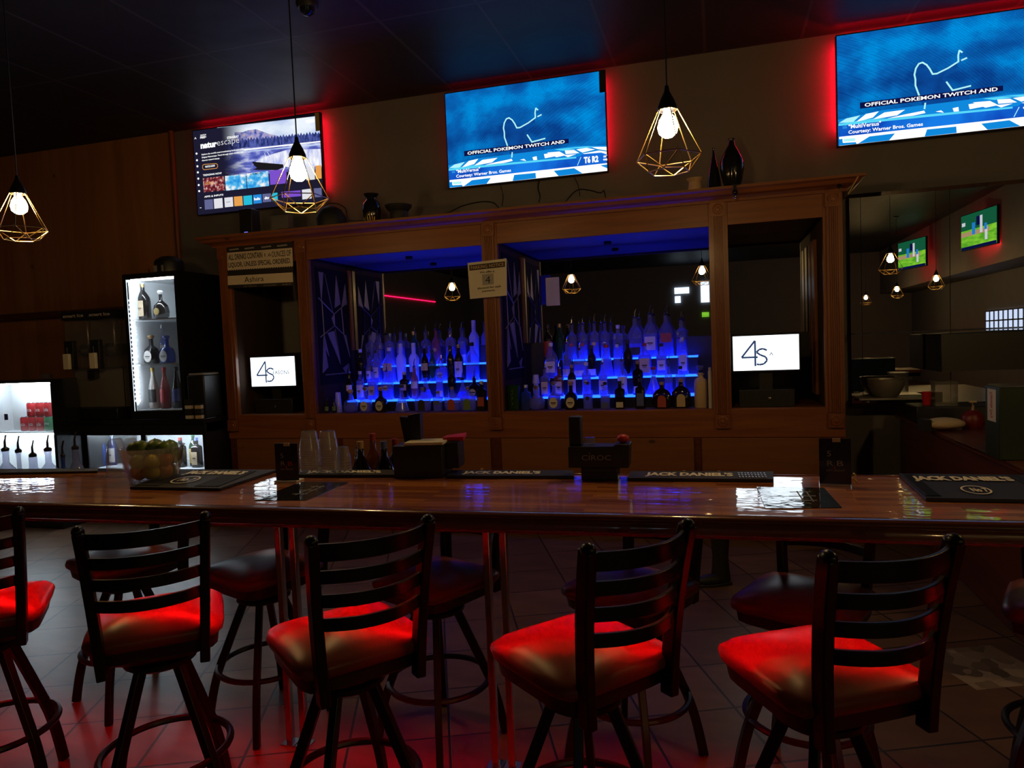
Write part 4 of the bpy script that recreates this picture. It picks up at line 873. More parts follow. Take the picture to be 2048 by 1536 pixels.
ROWS = {
 'LC': [(653, 'mini', 'd', 'n', 'k', 'band', 1), (668, 'mini', 'd', 'n', 'k', 'band', 1), (701, 'decant', 'c', '-', 'c', 'band', 1), (731, 'squat', 'c', 'w', 'o', 'round', 1), (762, 'squat', 'd', 'w', 'c', 'round', 1),
        (803, 'cone', 'c', '-', 'k', 'band', .95), (845, 'oval', 'c', 'k', 'o', 'arch', 1), (876, 'square', 'c', 'u', 'o', 'high', .62), (904, 'oval', 'c', 'r', 'o', 'arch', 1), (936, 'oval', 'c', 'n', 'o', 'arch', 1), (963, 'square', 'd', 'r', 'w', 'band', .9)],
 'L1': [(700, 'slim', 'd', 'w', '1', 'high', .8), (722, 'tall', 'c', 'w', 'w', 'wide', .85), (748, 'square', 'c', 't', '1', 'band', .95), (776, 'jug', 'c', 'w', '1', 'round', .75), (811, 'square', 'd', 't', 'w', 'high', .88), (831, 'slim', 'p', 'w', '1', 'high', .9), (852, 'cone', 'c', 'k', 'k', 'round', .85), (880, 'slim', 'c', 't', '1', 'low', .85), (905, 'wine', 'd', '-', 'k', 'band', .9), (926, 'cone', 'c', '-', '2', 'band', .66), (950, 'decant', 'd', 'w', '1', 'round', 1)],
 'L2': [(725, 'wine', 'd', '-', 'w', 'band', 1), (741, 'slim', 'c', 'w', '1', 'band', .75), (757, 'square', 'c', 'w', 's', 'band', 1.1), (782, 'jug', 'c', 't', 'w', 'high', .95), (805, 'frost', 'f', '-', 'w', 'band', 1.05), (831, 'frost', 'f', 'k', 'w', 'low', 1.05), (853, 'slim', 'd', 'o', '1', 'high', .95), (868, 'slim', 'g', '-', 'k', 'band', .9), (886, 'decant', 'c', 'w', '1', 'round', 1.1), (904, 'slim', 'd', '-', 'k', 'band', 1), (921, 'wine', 'd', 'w', 'o', 'wide', 1.02), (947, 'jug', 'c', '-', 'k', 'band', 1.0)],
 'L3': [(746, 'square', 'c', 'k', '2', 'round', 1.1), (762, 'square', 'c', '-', '1', 'round', 1.08), (785, 'square', 'c', 'k', 's', 'round', 1.1), (806, 'tall', 'c', 'o', '1', 'round', 1), (832, 'tall', 'g', '-', 'o', 'band', 1.02), (857, 'square', 'c', 'k', '1', 'high', 1.1), (877, 'tall', 'p', 'o', '2', 'round', 1.05), (906, 'square', 'c', 'r', '1', 'round', 1.15), (928, 'tall', 'c', 'w', '1', 'low', 1.02), (953, 'frost', 'f', '-', 'w', 'low', 1.15)],
 'RC': [(1052, 'square', 'b', '-', 'w', 'band', .75), (1073, 'decant', 'c', '-', 'o', 'band', 1), (1108, 'squat', 'c', 'w', 'o', 'round', 1.03), (1142, 'squat', 'd', 'w', 'c', 'round', 1.03), (1176, 'square', 'c', 'k', 's', 'round', .8), (1211, 'square', 'c', 'u', 'k', 'low', .78), (1240, 'square', 'd', 'w', 'k', 'low', .80), (1281, 'square', 'd', 'u', 's', 'wide', .85), (1324, 'oval', 'd', 'r', 'c', 'arch', 1.0), (1362, 'oval', 'd', 't', 'c', 'arch', 1.1), (1402, 'ceramic', 'f', '-', 'u', 'band', .98)],
 'R1': [(1092, 'square', 'c', 't', '1', 'wide', .85), (1119, 'square', 'a', 't', '1', 'wide', .85), (1145, 'wine', 'd', 't', 'c', 'wide', .82), (1174, 'tall', 'c', 'w', 'w', 'round', .9), (1207, 'tall', 'c', 't', '1', 'band', .85), (1246, 'tall', 'c', 'w', '1', 'wide', .92), (1277, 'square', 'd', 'w', 'c', 'low', 1.0), (1308, 'cone', 'c', '-', 'r', 'band', .9), (1338, 'slim', 'c', 'u', '1', 'low', .72), (1362, 'square', 'c', 'u', 'k', 'band', .8)],
 'R2': [(1105, 'jug', 'c', 'w', 'w', 'band', .9), (1137, 'tall', 'c', 't', '1', 'low', .95), (1162, 'jug', 'c', 'w', '1', 'low', .7), (1186, 'wine', 'd', 'w', 'k', 'low', .85), (1215, 'cone', 'c', '-', 'r', 'band', 1.1), (1237, 'slim', 'c', 'u', 'w', 'high', .85), (1258, 'wine', 'd', '-', 'k', 'band', .95), (1292, 'jug', 'c', 't', 'r', 'wide', .8), (1325, 'square', 'c', 'w', 'k', 'band', .95), (1368, 'square', 'c', 'w', 'w', 'wide', 1.1)],
 'R3': [(1100, 'wine', 'd', 'r', 'k', 'wide', 1), (1124, 'slim', 'g', '-', 'o', 'band', 1), (1148, 'tall', 'c', 'r', '1', 'round', 1), (1170, 'tall', 'c', 'r', '1', 'round', 1), (1193, 'tall', 'c', 'o', '1', 'round', 1.02), (1214, 'tall', 'c', 'w', '1', 'round', 1.0), (1240, 'square', 'c', 'k', 'w', 'round', 1.02), (1274, 'jug', 'c', 'k', '1', 'low', 1), (1304, 'jug', 'c', 'w', '2', 'band', 1.08), (1336, 'jug', 'c', 'r', '2', 'high', 1.05), (1366, 'square', 'c', 'o', '1', 'round', 1.1)],
}
for key, row in ROWS.items():
    bay = 'left centre bay' if key[0] == 'L' else 'right centre bay'
    Yb, Zb, lv = LVL[key[1]]
    for i, (px, kd, gc, lc, cp, lsh, hs) in enumerate(row):
        p = at(px, 790, Y=Yb)
        a_, b_ = OP[1] if key[0] == 'L' else OP[2]; r_ = KIND[kd][1]
        p.x = min(max(p.x, a_+r_+.02), b_-r_-.015)
        extra = {'-': 'without a label'}.get(lc, 'with %s %slabel' % (LB[lc][1], {'round': 'round ', 'arch': 'arched ', 'low': 'low '}.get(lsh, '')))
        lab = '%s %s bottle %s, %s from left, %s, %s' % (GL[gc][1] if kd != 'ceramic' else 'cream', SH[kd].replace('white ', ''), extra, ORD[i], lv, bay.replace('centre ', ''))
        lab = lab.replace('clear clear', 'clear')
        capm = CP[cp] if cp in CP else 'lab_blue'
        bottle(p.x, Yb+random.uniform(-.008, .008), Zb+.001, kd, 'lab_tan' if kd == 'ceramic' else GL[gc][0], LB[lc][0], capm if not isinstance(capm, int) else ('black' if capm == 2 else 'chrome'), lab,
               'liquor bottles in the %s' % bay, hs, capm if isinstance(capm, int) else False, lsh, rs=(1.0 if hs > .9 else max(.9, hs*1.05)))
def cup_stack(name, lab, x, y, z, r0, r1, h, n, group=None):
    """upside-down nested cups: a tapered top cup over a column of rims"""
    t = thing(name, lab, 'cup stack', (x, y, z), 0, group)
    rim = h*.55
    for k in range(n):
        zz = rim*k/n
        mb = MB().lathe([(r1, zz), (r1*1.02, zz+.004), (r1*.985, zz+.006), (r1*.97, zz+rim/n)], 'clearplastic', seg=20, cap=False)
        mb.build('cup_rim', t, world=False) if k < n else None
    MB().lathe([(r1*.98, rim), (r0*1.03, h-.004), (r0*.9, h), (.001, h)], 'clearplastic', seg=24, cap=False).build('top_cup', t, world=False)
    return t
q = at(680, 803, Y=6.10)
t = thing('cup_stack', 'tall narrow stack of plastic cups lit blue, left end of the left centre bay', 'cup stack', (q.x, 6.07, ZB+.001))
MB().lathe([(.034, 0), (.034, .06), (.030, .07), (.024, .19), (.001, .191)], 'g_frost', seg=20).build('cups', t, world=False)
q = at(1026, 815, Y=6.05)
t = thing('glass_jar', 'green square glass with yellow writing at the left end of the right centre bay', 'glass', (q.x+.02, 6.04, ZB+.001))
MB().lathe([(.048, 0), (.055, .01), (.058, .22), (.053, .22), (.05, .015)], 'g_green', seg=24, power=4).build('glass_body', t, world=False)
MB().text('MIDORI' if False else 'TULA', (-.012, -.0605, .19), (0, 0, -1), (1, 0, 0), .15, .018, 'lime').build('print', t, world=False, smooth=False)
q = at(1050, 730, Y=6.30)
t = thing('cup_stack', 'short upturned stack of frosted cups on the slim bottle, right centre bay', 'cup stack', (at(1062, 740, Y=6.04).x, 6.2, ZB+.001))
MB().lathe([(.03, 0), (.03, .18), (.022, .19), (.022, .22), (.034, .222), (.024, .30), (.001, .301)], 'g_frost', seg=20).build('cups', t, world=False)
# white tube light / box at right end
q = at(1423, 760, Y=5.98)
t = thing('paper_roll', 'pale upright roll standing at the right end of the right centre bay', 'roll', (OP[2][1]-.018, 5.96, ZB+.001))
MB().lathe([(.016, 0), (.016, .30), (.012, .302), (.012, .33), (.001, .331)], 'lab_white', seg=16).build('roll_body', t, world=False)

# ------------------------------------------------------------------ bar-top things
ZT1 = 1.0705
def onbar(px, py): return at(px, py, Z=ZT1)
def mat_slab(name, label, px, th, face='blackmatte', tx_=None, ribs=None):
    q = [onbar(x, y) for x, y in px]; c = sum(q, Vector())/4
    t = thing(name, label, 'bar mat' if name == 'bar_mat' else 'poster', (c.x, c.y, ZT1), 0)
    mb = MB().prism([v+Vector((0, 0, .0006)) for v in q], (0, 0, th), face)
    mb.build('rubber_pad' if name == 'bar_mat' else 'sheet', t, smooth=False, bevel=0.0012 if th > .004 else 0)
    return t, q
def logo(mb, q, u, v, wu, hv, s, m, z, bold=.04):
    """writing laid on the quad q (near-left, near-right, far-right, far-left)"""
    o = q[0].lerp(q[1], u).lerp(q[3].lerp(q[2], u), v); xd = q[1]-q[0]; yd = q[3]-q[0]
    o = Vector((o.x, o.y, z)); vs, fs, asp = text_polys(s, bold); X_ = Vector((xd.x, xd.y, 0))*wu; Y_ = Vector((yd.x, yd.y, 0))*hv
    mb.add([o+X_*a+Y_*b for a, b in vs], fs, m)
def oval(mb, q, u, v, ru, rv, z, m, w_=.14):
    xd, yd = q[1]-q[0], q[3]-q[0]; o = q[0]+xd*u+yd*v; n = 32; vs = []
    for rr in (1, 1-w_):
        for k in range(n):
            a = 2*math.pi*k/n; r = o+xd*ru*rr*math.cos(a)+yd*rv*rr*math.sin(a); vs.append((r.x, r.y, z))
    mb.add(vs, [(k, (k+1) % n, n+(k+1) % n, n+k) for k in range(n)], m)
# rail mats
for px, lab, tw in ((((597, 955), (800, 955), (800, 945), (600, 945)), 'narrow black rail mat with cream lettering under the clear cup stacks', .75),
                (((892, 957), (1148, 958), (1146, 946), (903, 946)), 'narrow lettered rail mat between the two black napkin caddies', .62),
                (((1255, 962), (1547, 965), (1547, 949), (1262, 948)), 'narrow black rail mat with cream lettering right of the napkin caddy with logo', .62)):
    t, q = mat_slab('bar_mat', lab, px, .012)
    mb = MB(); logo(mb, q, .12 if tw < .7 else .08, .18, tw, .62, "JACK DANIEL'S", 'cream', ZT1+.0135, .05)
    mb.build('printed_name', t, smooth=False)
    if 'right of' in lab:
        mb = MB()
        xd, yd = q[1]-q[0], q[3]-q[0]
        for i in range(9):
            for j in range(3):
                o = q[0]+xd*(.78+.022*i)+yd*(.2+.25*j); mb.lathe([(.0045, ZT1+.012), (.004, ZT1+.016)], 'steel', c=(o.x, o.y, 0), seg=8)
        mb.build('rubber_studs', t)
t, q = mat_slab('bar_mat', 'thin black mat under the pourer bottles at the left back edge of the counter', ((-60, 951), (195, 946), (197, 941), (-60, 942)), .010)
def big_mat(lab, px, u0, v0, wu, hv, ou, ov, ru, rv, rib):
    t, q = mat_slab('bar_mat', lab, px, .011)
    mb = MB(); z = ZT1+.0155
    logo(mb, q, u0, v0, wu, hv, "JACK DANIEL'S", 'cream', z, .06)
    oval(mb, q, ou, ov, ru, rv, z, 'cream'); logo(mb, q, ou-ru*.55, ov-rv*.45, ru*1.1, rv*.9, 'No 7', 'cream', z, .04)
    mb.build('printed_name', t, smooth=False)
    mb = MB(); xd, yd = q[1]-q[0], q[3]-q[0]
    for (ua, ub, n) in rib:
        for k in range(n):
            u = ua+(ub-ua)*k/n; a = q[0]+xd*u+yd*.06; b = q[0]+xd*u+yd*.94; w_ = xd.normalized()*.004
            for p_ in (a, b): p_.z = z-.005
            mb.prism([a-w_, a+w_, b+w_, b-w_], (0, 0, .004), 'blackmatte')
    mb.build('rubber_ribs', t, smooth=False)
    return t
big_mat('black ribbed mat with cream lettering beside the fruit bowl at left', ((260, 979), (440, 982), (555, 944), (365, 944)), .18, .62, .70, .26, .42, .36, .14, .2, ((.03, .3, 9), (.70, .97, 9)))
big_mat('big thick black mat with cream lettering at the right end of the counter', ((1852, 1003), (2140, 1008), (2115, 957), (1798, 953)), .05, .60, .80, .24, .44, .28, .11, .16, ((.02, .13, 8), (.90, .98, 5)))
# posters under the varnish
for lab, px in (('black poster sheet stuck on the counter below the clear cup stacks', ((507, 1001), (613, 1001), (698, 965), (602, 964))), ('black poster sheet on the counter in the glare at right', ((1531, 1017), (1684, 1016), (1648, 976), (1513, 974)))):
    t, q = mat_slab('counter_poster', lab, px, .0006, 'varnished')
    mb = MB(); xd, yd = q[1]-q[0], q[3]-q[0]
    for (u, v, a, b) in ((.45, .3, .3, .02), (.40, .5, .38, .02), (.45, .7, .3, .02), (.55, .25, .02, .5), (.68, .25, .02, .5)):
        r = [q[0]+xd*x+yd*y for x, y in ((u, v), (u+a, v), (u+a, v+b), (u, v+b))]; mb.poly([Vector((p.x, p.y, ZT1+.0016)) for p in r], 'greyink')
    mb.build('printed_lines', t, smooth=False)
# acrylic sign stands
def rb_stand(lab, pl, pr, top, dim):
    a, b = onbar(*pl), onbar(*pr); c = (a+b)/2; h = at(pl[0], top, Y=a.y).z-ZT1; wd = (b-a).length
    t = thing('sign_stand', lab, 'table sign', (c.x, c.y, ZT1), math.atan2((b-a).y, (b-a).x), 'poster stands on the counter')
    w2 = wd/2
    MB().box(-w2, w2, -.02, .045, 0, .006, M['white'] if not dim else M['clearplastic']).build('base_plate', t, world=False, bevel=.001)
    MB().box(-w2, w2, .0, .003, .006, h, 'darkposter').build('poster_card', t, world=False)
    mb = MB(); g = 'greyink'
    mb.text('R', (-w2*.5, -.0015, h*.42), (1, 0, 0), (0, 0, 1), wd*.2, h*.11, g); mb.text('B', (w2*.12, -.0015, h*.42), (1, 0, 0), (0, 0, 1), wd*.2, h*.11, g if dim else 'redprint')
    mb.text('&', (-w2*.1, -.0015, h*.36), (1, 0, 0), (0, 0, 1), wd*.08, h*.05, 'redprint')
    mb.text('SATURDAY', (-w2*.55, -.0015, h*.30), (1, 0, 0), (0, 0, 1), wd*.58, h*.045, g)
    mb.text('5', (-w2*.5, -.0015, h*.62), (1, 0, 0), (0, 0, 1), wd*.13, h*.12, g)
    mb.box(-w2*.2, w2*.55, -.0012, -.0005, h*.60, h*.75, M['darkposter'])
    mb.box(-w2*.15, w2*.35, -.004, -.0005, h*.93, h*1.01, 'lab_tan')
    mb.build('print', t, world=False, smooth=False)
rb_stand('small dark poster stand on the counter left of the clear cup stacks', (553, 963), (598, 963), 887, False)
rb_stand('dark poster stand with party print at the right back edge of the counter', (1639, 970), (1703, 972), 877, True)
q = onbar(1709, 968)
t = thing('key_tag', 'small yellow twisted tag standing by the right poster stand', 'tag', (q.x, q.y, ZT1))
MB().tube([(0, 0, .001), (.006, 0, .012), (-.004, 0, .02), (.005, 0, .03), (-.003, 0, .038)], .004, 'lemon', 8).build('plastic_tag', t, world=False)
# clear cup stacks
cup_stack('cup_stack', 'tall stack of clear plastic cups left of the fruit bowl', *[onbar(236, 953).x, onbar(236, 953).y, ZT1], .027, .046, .175, 7, 'clear cup stacks on the counter')
for px, lab, sc_ in ((272, 'clear cup stack behind the fruit bowl, left one', 1), (301, 'short clear cup stack behind the fruit bowl, right one', .9)):
    q = onbar(px, 944); cup_stack('cup_stack', lab, q.x, q.y-.02, ZT1, .025*sc_, .040*sc_, .165*sc_, 6, 'clear cup stacks on the counter')
for px, lab, sc_ in ((622, 'tall clear cup stack beside the left poster stand', 1.0), (659, 'tall clear cup stack, second right of the left poster stand', 1.0), (688, 'short clear cup stack right of the two tall ones', .62)):
    q = at(px, 940, Y=2.715); cup_stack('cup_stack', lab, q.x, 2.715, ZT1+.0125, .031 if sc_ == 1 else .022, .046 if sc_ == 1 else .034, .182*sc_, 10 if sc_ == 1 else 5, 'clear cup stacks on the counter')
# fruit bowl
q = onbar(302, 962); bq = thing('fruit_bowl', 'clear plastic bowl holding limes and oranges at left on the counter', 'bowl', (q.x, q.y+.02, ZT1))
MB().lathe([(.09, .0), (.10, .004), (.128, .145), (.133, .150), (.128, .150), (.122, .14), (.095, .008), (.001, .006)], 'clearplastic', seg=40, cap=False).build('bowl_body', bq, world=False)
FRU = [(-.05, -.03, .042, 'orange', 'orange'), (.03, -.045, .044, 'lemon', 'yellow lemon'), (.054, .0, .044, 'orange', 'orange'), (-.04, .045, .042, 'orange', 'orange'), (.035, .045, .042, 'lime', 'lime'),
       (-.065, -.005, .095, 'lime', 'lime'), (-.02, -.06, .092, 'lime', 'lime'), (.045, -.05, .092, 'lemon', 'lemon'), (.066, -.01, .098, 'orange', 'orange'), (.0, .02, .100, 'lime', 'lime'), (-.05, .06, .1, 'lime', 'lime'), (.06, .055, .1, 'lime', 'lime'),
       (-.075, -.02, .14, 'lime', 'lime'), (-.03, -.03, .148, 'lime', 'lime'), (.025, -.01, .145, 'lime', 'lime'), (.07, -.005, .142, 'lime', 'lime'), (-.03, .05, .145, 'lime', 'lime'), (.05, .05, .14, 'lime', 'lime')]
for i, (dx_, dy_, dz_, m_, nm) in enumerate(FRU):
    lay = 'bottom' if i < 5 else ('middle' if i < 12 else 'top')
    o = thing(nm.split()[-1], '%s in the %s layer of the fruit bowl, %s' % (nm, lay, ('towards the left', 'front left', 'front right', 'towards the right', 'in the middle', 'back left', 'back right')[i % 7]), 'fruit', (bq.location.x+dx_, bq.location.y+dy_, ZT1+dz_), i*.7, 'citrus fruit in the clear bowl')
    r = .034 if m_ != 'orange' else .037
    MB().sphere((0, 0, 0), r, m_, 18, 12, (1.12, 1, .95) if m_ != 'orange' else (1, 1, 1)).build('peel', o, world=False)
    MB().lathe([(.005, 0), (.004, .003), (.001, .004)], 'lab_green', c=(0, 0, r*.93), seg=8).build('stem_end', o, world=False)
# black napkin caddies
q = onbar(830, 958); t = thing('napkin_caddy', 'black napkin caddy with straws and white napkins near the cup stacks', 'caddy', (q.x, q.y+.09, ZT1), .12)
MB().box(-.105, .105, -.075, .085, 0, .135, 'black').box(.105, .16, -.02, .085, .03, .14, 'black').build('caddy_body', t, world=False, bevel=.003)
MB().text('MODELO' if False else 'STELLA', (-.05, -.0765, .08), (1, 0, 0), (0, 0, 1), .09, .012, 'lab_black').build('embossed_name', t, world=False, smooth=False)
nk = thing('napkin_stack', 'stack of white napkins lying in the left black caddy', 'napkins', (q.x+.02, q.y+.08, ZT1+.136), .12)
MB().box(-.075, .09, -.06, .06, 0, .012, 'paper').build('napkins', nk, world=False, bevel=.002)
nk = thing('red_napkin', 'red folded bag in the right side pocket of the left black caddy', 'napkin', (q.x+.13, q.y+.135, ZT1+.141), .12)
MB().prism([(-.045, -.03, 0), (.045, -.03, 0.0), (.045, .03, .012), (-.045, .03, .0)], (0, 0, .018), 'red').build('paper_fold', nk, world=False, bevel=.003)
sb = thing('straw_box', 'tall black straw holder standing on the left black caddy', 'straw holder', (q.x-.055, q.y+.12, ZT1+.136), .12)
MB().prism([(-.032, -.02, 0), (.04, -.02, 0), (.042, -.02, .125), (-.010, -.02, .118), (-.014, -.02, .108), (-.05, -.02, .112)], (0, .045, 0), 'black').build('holder', sb, world=False, bevel=.002)
q = onbar(1198, 962); t = thing('napkin_caddy', 'black logo caddy on a narrow foot in the middle of the counter', 'caddy', (q.x, q.y+.05, ZT1), 0.03)
MB().box(-.07, .07, -.045, .045, 0, .05, 'black').prism([(-.118, -.05, .05), (.113, -.05, .05), (.118, -.05, .14), (.065, -.05, .14), (.055, -.05, .132), (-.118, -.05, .132)], (0, .1, 0), 'black').box(-.07, .07, -.05, .05, .03, .05, 'black').build('caddy_body', t, world=False, bevel=.003)
MB().text('CIROC', (-.065, -.052, .08), (1, 0, 0), (0, 0, 1), .112, .020, 'greyink', bold=-.0).box(-.036, -.031, -.0525, -.0515, .106, .109, 'greyink').build('printed_name', t, world=False, smooth=False)
sb = thing('straw_box', 'tall narrow black straw box at the left end of the logo caddy', 'straw holder', (q.x-.092, q.y+.05, ZT1+.1325), .03)
MB().box(-.024, .022, -.03, .03, 0, .112, 'black').build('holder', sb, world=False, bevel=.003)
nk = thing('red_sponge', 'rounded red thing on the right end of the logo caddy', 'sponge', (q.x+.09, q.y+.05, ZT1+.1405), .4)
MB().sphere((0, 0, .016), .024, 'red', 16, 10, (1.0, .9, .7)).build('sponge', nk, world=False)
nk = thing('glass_tumbler', 'small upturned glass on top of the logo caddy beside the straw box', 'glass', (q.x-.04, q.y+.05, ZT1+.1325), 0)
MB().lathe([(.022, 0), (.024, .012), (.02, .028), (.001, .03)], 'g_clear', seg=20).build('glass_body', nk, world=False)
# bottles standing in rails behind the counter
def rail(x0, x1, lab, dp=.11):
    yy = bary((x0+x1)/2, BW)+.02; t = thing('speed_rail', lab, 'bottle rail', ((x0+x1)/2, yy, .86))
    MB().box(x0, x1, yy, yy+dp, .86, .868, 'brushed').box(x0, x1, yy+dp-.006, yy+dp, .868, .93, 'brushed').box(x0, x1, yy-.004, yy+.002, .868, 1.0, 'brushed').box(x0, x0+.005, yy, yy+dp, .868, .93, 'brushed').box(x1-.005, x1, yy, yy+dp, .868, .93, 'brushed').build('rail_tray', t)
    return yy+.052
yr = rail(-3.78, -3.06, 'steel bottle rail behind the counter at the left')
for i, (px, kd, g_, c_, lb) in enumerate(((12, 'tall', 'c', 'black', 'lab_black'), (38, 'cone', 'c', 'black', None), (66, 'square', 'c', 'black', 'lab_blue'), (97, 'tall', 'c', 'black', 'lab_red'), (126, 'decant', 'b', 'black', None), (152, 'slim', 'c', 'black', 'lab_tan'))):
    x = at(px, 920, Y=yr).x
    H_ = {'decant': 1.45, 'cone': 1.12}.get(kd, .92)
    bottle(x, yr, .869, kd, GL[g_][0], lb, c_, '%s black-pourer bottle behind the counter, %s from the left edge' % (GL[g_][1], ORD[i]), 'pourer bottles behind the left counter end', H_, 2, 'high', rs=.62 if kd in ('cone', 'decant') else 1)
yr = rail(-1.70, -1.26, 'steel bottle rail behind the counter between cup stacks and napkin caddy', .19)
for i, (px, dy_, g_, c_) in enumerate(((722, 0, 'd', 'cork'), (747, .085, 'a', 'cap_red'), (769, 0, 'd', 'lab_blue'), (791, .085, 'd', 'cap_red'))):
    x = at(px, 920, Y=yr+dy_).x
    bottle(x, yr+dy_, .869, 'jug', GL[g_][0], None, c_, '%s broad bottle left of the napkin caddy, %s of four from left' % (GL[g_][1], ORD[i]), 'dark bottles between cups and napkin caddy', .93 if i != 1 else 1.0, False, 'high', rs=.72)
x = at(713, 925, Y=yr+.085).x
bottle(x, yr+.085, .869, 'slim', 'g_clear', None, 'chrome', 'small chrome-spouted bottle beside the dark broad bottles', 'dark bottles between cups and napkin caddy', .72, 1, 'high', rs=.6)

# ------------------------------------------------------------------ back counter at left with coolers
t = thing('back_counter', 'black back counter with lit glass-door cooler below, left of the cabinet', 'counter', (-6.2, 5.6, 0))
MB().box(-7.6, -4.67, 5.58, 6.70, .985, 1.03, 'blackgloss').build('worktop', t, bevel=.003)
MB().box(-7.6, -6.12, 5.60, 6.70, 0, .985, 'black').box(-6.12, -4.67, 6.25, 6.70, 0, .985, 'black').box(-6.12, -4.67, 5.62, 6.25, 0, .12, 'black').box(-4.70, -4.67, 5.62, 6.25, .12, .985, 'black').box(-6.12, -6.09, 5.62, 6.25, .12, .985, 'black').box(-6.12, -4.67, 5.62, 6.25, .90, .985, 'black').build('cooler_body', t)
MB().box(-6.09, -4.70, 6.235, 6.25, .12, .90, 'white').box(-6.09, -4.70, 5.66, 6.235, .12, .135, 'white').build('cooler_lining', t)
MB().box(-6.05, -4.74, 5.665, 5.68, .878, .892, 'white_led').build('cooler_lamp', t)
for a in (-6.12, -5.40):
    d = MB().box(a, a+.73, 5.60, 5.62, .875, .985, 'black').box(a, a+.73, 5.60, 5.62, .0, .14, 'black').box(a, a+.035, 5.60, 5.62, .14, .875, 'black').box(a+.695, a+.73, 5.60, 5.62, .14, .875, 'black').build('cooler_door', t)
    MB().box(a+.035, a+.695, 5.608, 5.611, .14, .875, 'pane').build('door_glass', d, smooth=False)
MB().box(-6.09, -4.70, 5.70, 6.2, .52, .53, 'white').build('cooler_shelf', t)
for i, px in enumerate((205, 215, 362, 378, 394, 412, 428, 450)):
    x = at(px, 910, Y=5.8).x
    g_ = ['b', 'b', 'd', 'g', 'd', 'c', 'd', 'g'][i]
    bottle(min(x, -4.78), 5.8+.07*(i % 2), .531, ['slim', 'slim', 'square', 'wine', 'square', 'tall', 'square', 'wine'][i], GL[g_][0], [None, 'lab_white', 'lab_tan', 'lab_gold', 'lab_tan', 'lab_white', 'lab_tan', 'lab_green'][i], ['lab_blue', 'cap_white', 'cap_red', 'greenfoil', 'lab_blue', 'cap_white', 'cap_red', 'greenfoil'][i],
           '%s bottle in the under-counter cooler, %s from the left' % (GL[g_][1], ORD[i]), 'bottles in the under-counter cooler', 1.0, False, 'wide')

def cooler(name, lab, x0, x1, y0, y1, z0, z1, shelves, fr, led_sides=True):
    t = thing(name, lab, 'fridge', ((x0+x1)/2, (y0+y1)/2, z0))
    f = fr
    MB().box(x0, x0+.025, y0+.03, y1, z0, z1, 'blackgloss').box(x1-.025, x1, y0+.03, y1, z0, z1, 'blackgloss').box(x0+.025, x1-.025, y0+.03, y1, z1-f[1], z1, 'blackgloss').box(x0+.025, x1-.025, y0+.03, y1, z0, z0+f[2], 'blackgloss').box(x0+.025, x1-.025, y1-.02, y1, z0+f[2], z1-f[1], 'blackgloss').build('cabinet_shell', t)
    MB().box(x0+.025, x1-.025, y1-.035, y1-.02, z0+f[2], z1-f[1], 'white').box(x0+.025, x0+.032, y0+.04, y1-.035, z0+f[2], z1-f[1], 'white').box(x1-.032, x1-.025, y0+.04, y1-.035, z0+f[2], z1-f[1], 'white').box(x0+.032, x1-.032, y0+.04, y1-.035, z0+f[2], z0+f[2]+.006, 'white').build('lining', t)
    MB().box(x0+.06, x1-.06, y0+.045, y0+.06, z1-f[1]-.014, z1-f[1]-.002, 'white_led').build('top_lamp', t)
    if led_sides: MB().box(x0+.034, x0+.044, y0+.05, y0+.06, z0+f[2]+.04, z1-f[1]-.06, 'white_led').build('side_lamp', t)
    d = MB().box(x0, x0+f[0], y0, y0+.028, z0, z1, 'blackgloss').box(x1-f[0], x1, y0, y0+.028, z0, z1, 'blackgloss').box(x0+f[0], x1-f[0], y0, y0+.028, z1-f[1], z1, 'blackgloss').box(x0+f[0], x1-f[0], y0, y0+.028, z0, z0+f[2], 'blackgloss').build('door_frame', t)
    MB().box(x0+f[0], x1-f[0], y0+.012, y0+.015, z0+f[2], z1-f[1], 'pane').build('door_glass', d, smooth=False)
    for z in shelves: MB().box(x0+.034, x1-.034, y0+.05, y1-.04, z-.012, z, 'white').build('wire_shelf', t)
    return t
YT = 5.66
x0 = at(247, 600, Y=YT).x; x1 = at(358, 600, Y=YT).x
zt = at(300, 545, Y=YT).z; zb = 1.031; s1 = at(300, 640, Y=YT+.2).z; s2 = at(300, 728, Y=YT+.2).z; zg = at(300, 822, Y=YT).z; zu = at(300, 556, Y=YT).z
tower = cooler('display_fridge', 'tall black glass-door display fridge glowing white, left of the cabinet', x0, x1, YT, 6.45, zb, zt, (s1, s2), (.045, zt-zu, zg-zb), False)
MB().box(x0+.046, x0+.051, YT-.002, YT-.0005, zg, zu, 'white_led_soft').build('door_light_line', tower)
# beaded lamp along the door
mb = MB()
for k in range(24): mb.sphere((x0+.068, YT+.045, zg+.10+k*.043), .006, 'white_led', 8, 6, (1, 1, 1.5))
mb.build('bead_lamp', tower)
def tower_b(px, zz, kd, g_, lb, cp, hs, lab, lsh='wide', rs=1):
    bottle(at(px, 700, Y=YT+.2).x, YT+.2, zz, kd, g_, lb, cp, lab, 'bottles in the tall display fridge', hs, False, lsh, rs=rs)
tower_b(293, s1+.001, 'jug', 'g_dark', 'lab_tan', 'cap_gold', 1.02, 'dark cognac bottle, cream label, top shelf of the display fridge', rs=1.05)
tower_b(328, s1+.001, 'decant', 'g_dark', 'lab_gold', 'cap_white', 1.38, 'round dark decanter with white stopper, top shelf of the display fridge', 'round', rs=1.1)
tower_b(303, s2+.001, 'squat', 'g_dark', 'lab_white', 'cork', 1.25, 'squat dark bottle, left on the middle shelf of the display fridge', 'round', rs=1.25)
tower_b(334, s2+.001, 'squat', 'g_blue', 'lab_white', 'lab_blue', 1.2, 'squat blue-necked bottle, right on the middle shelf of the display fridge', 'round', rs=1.25)
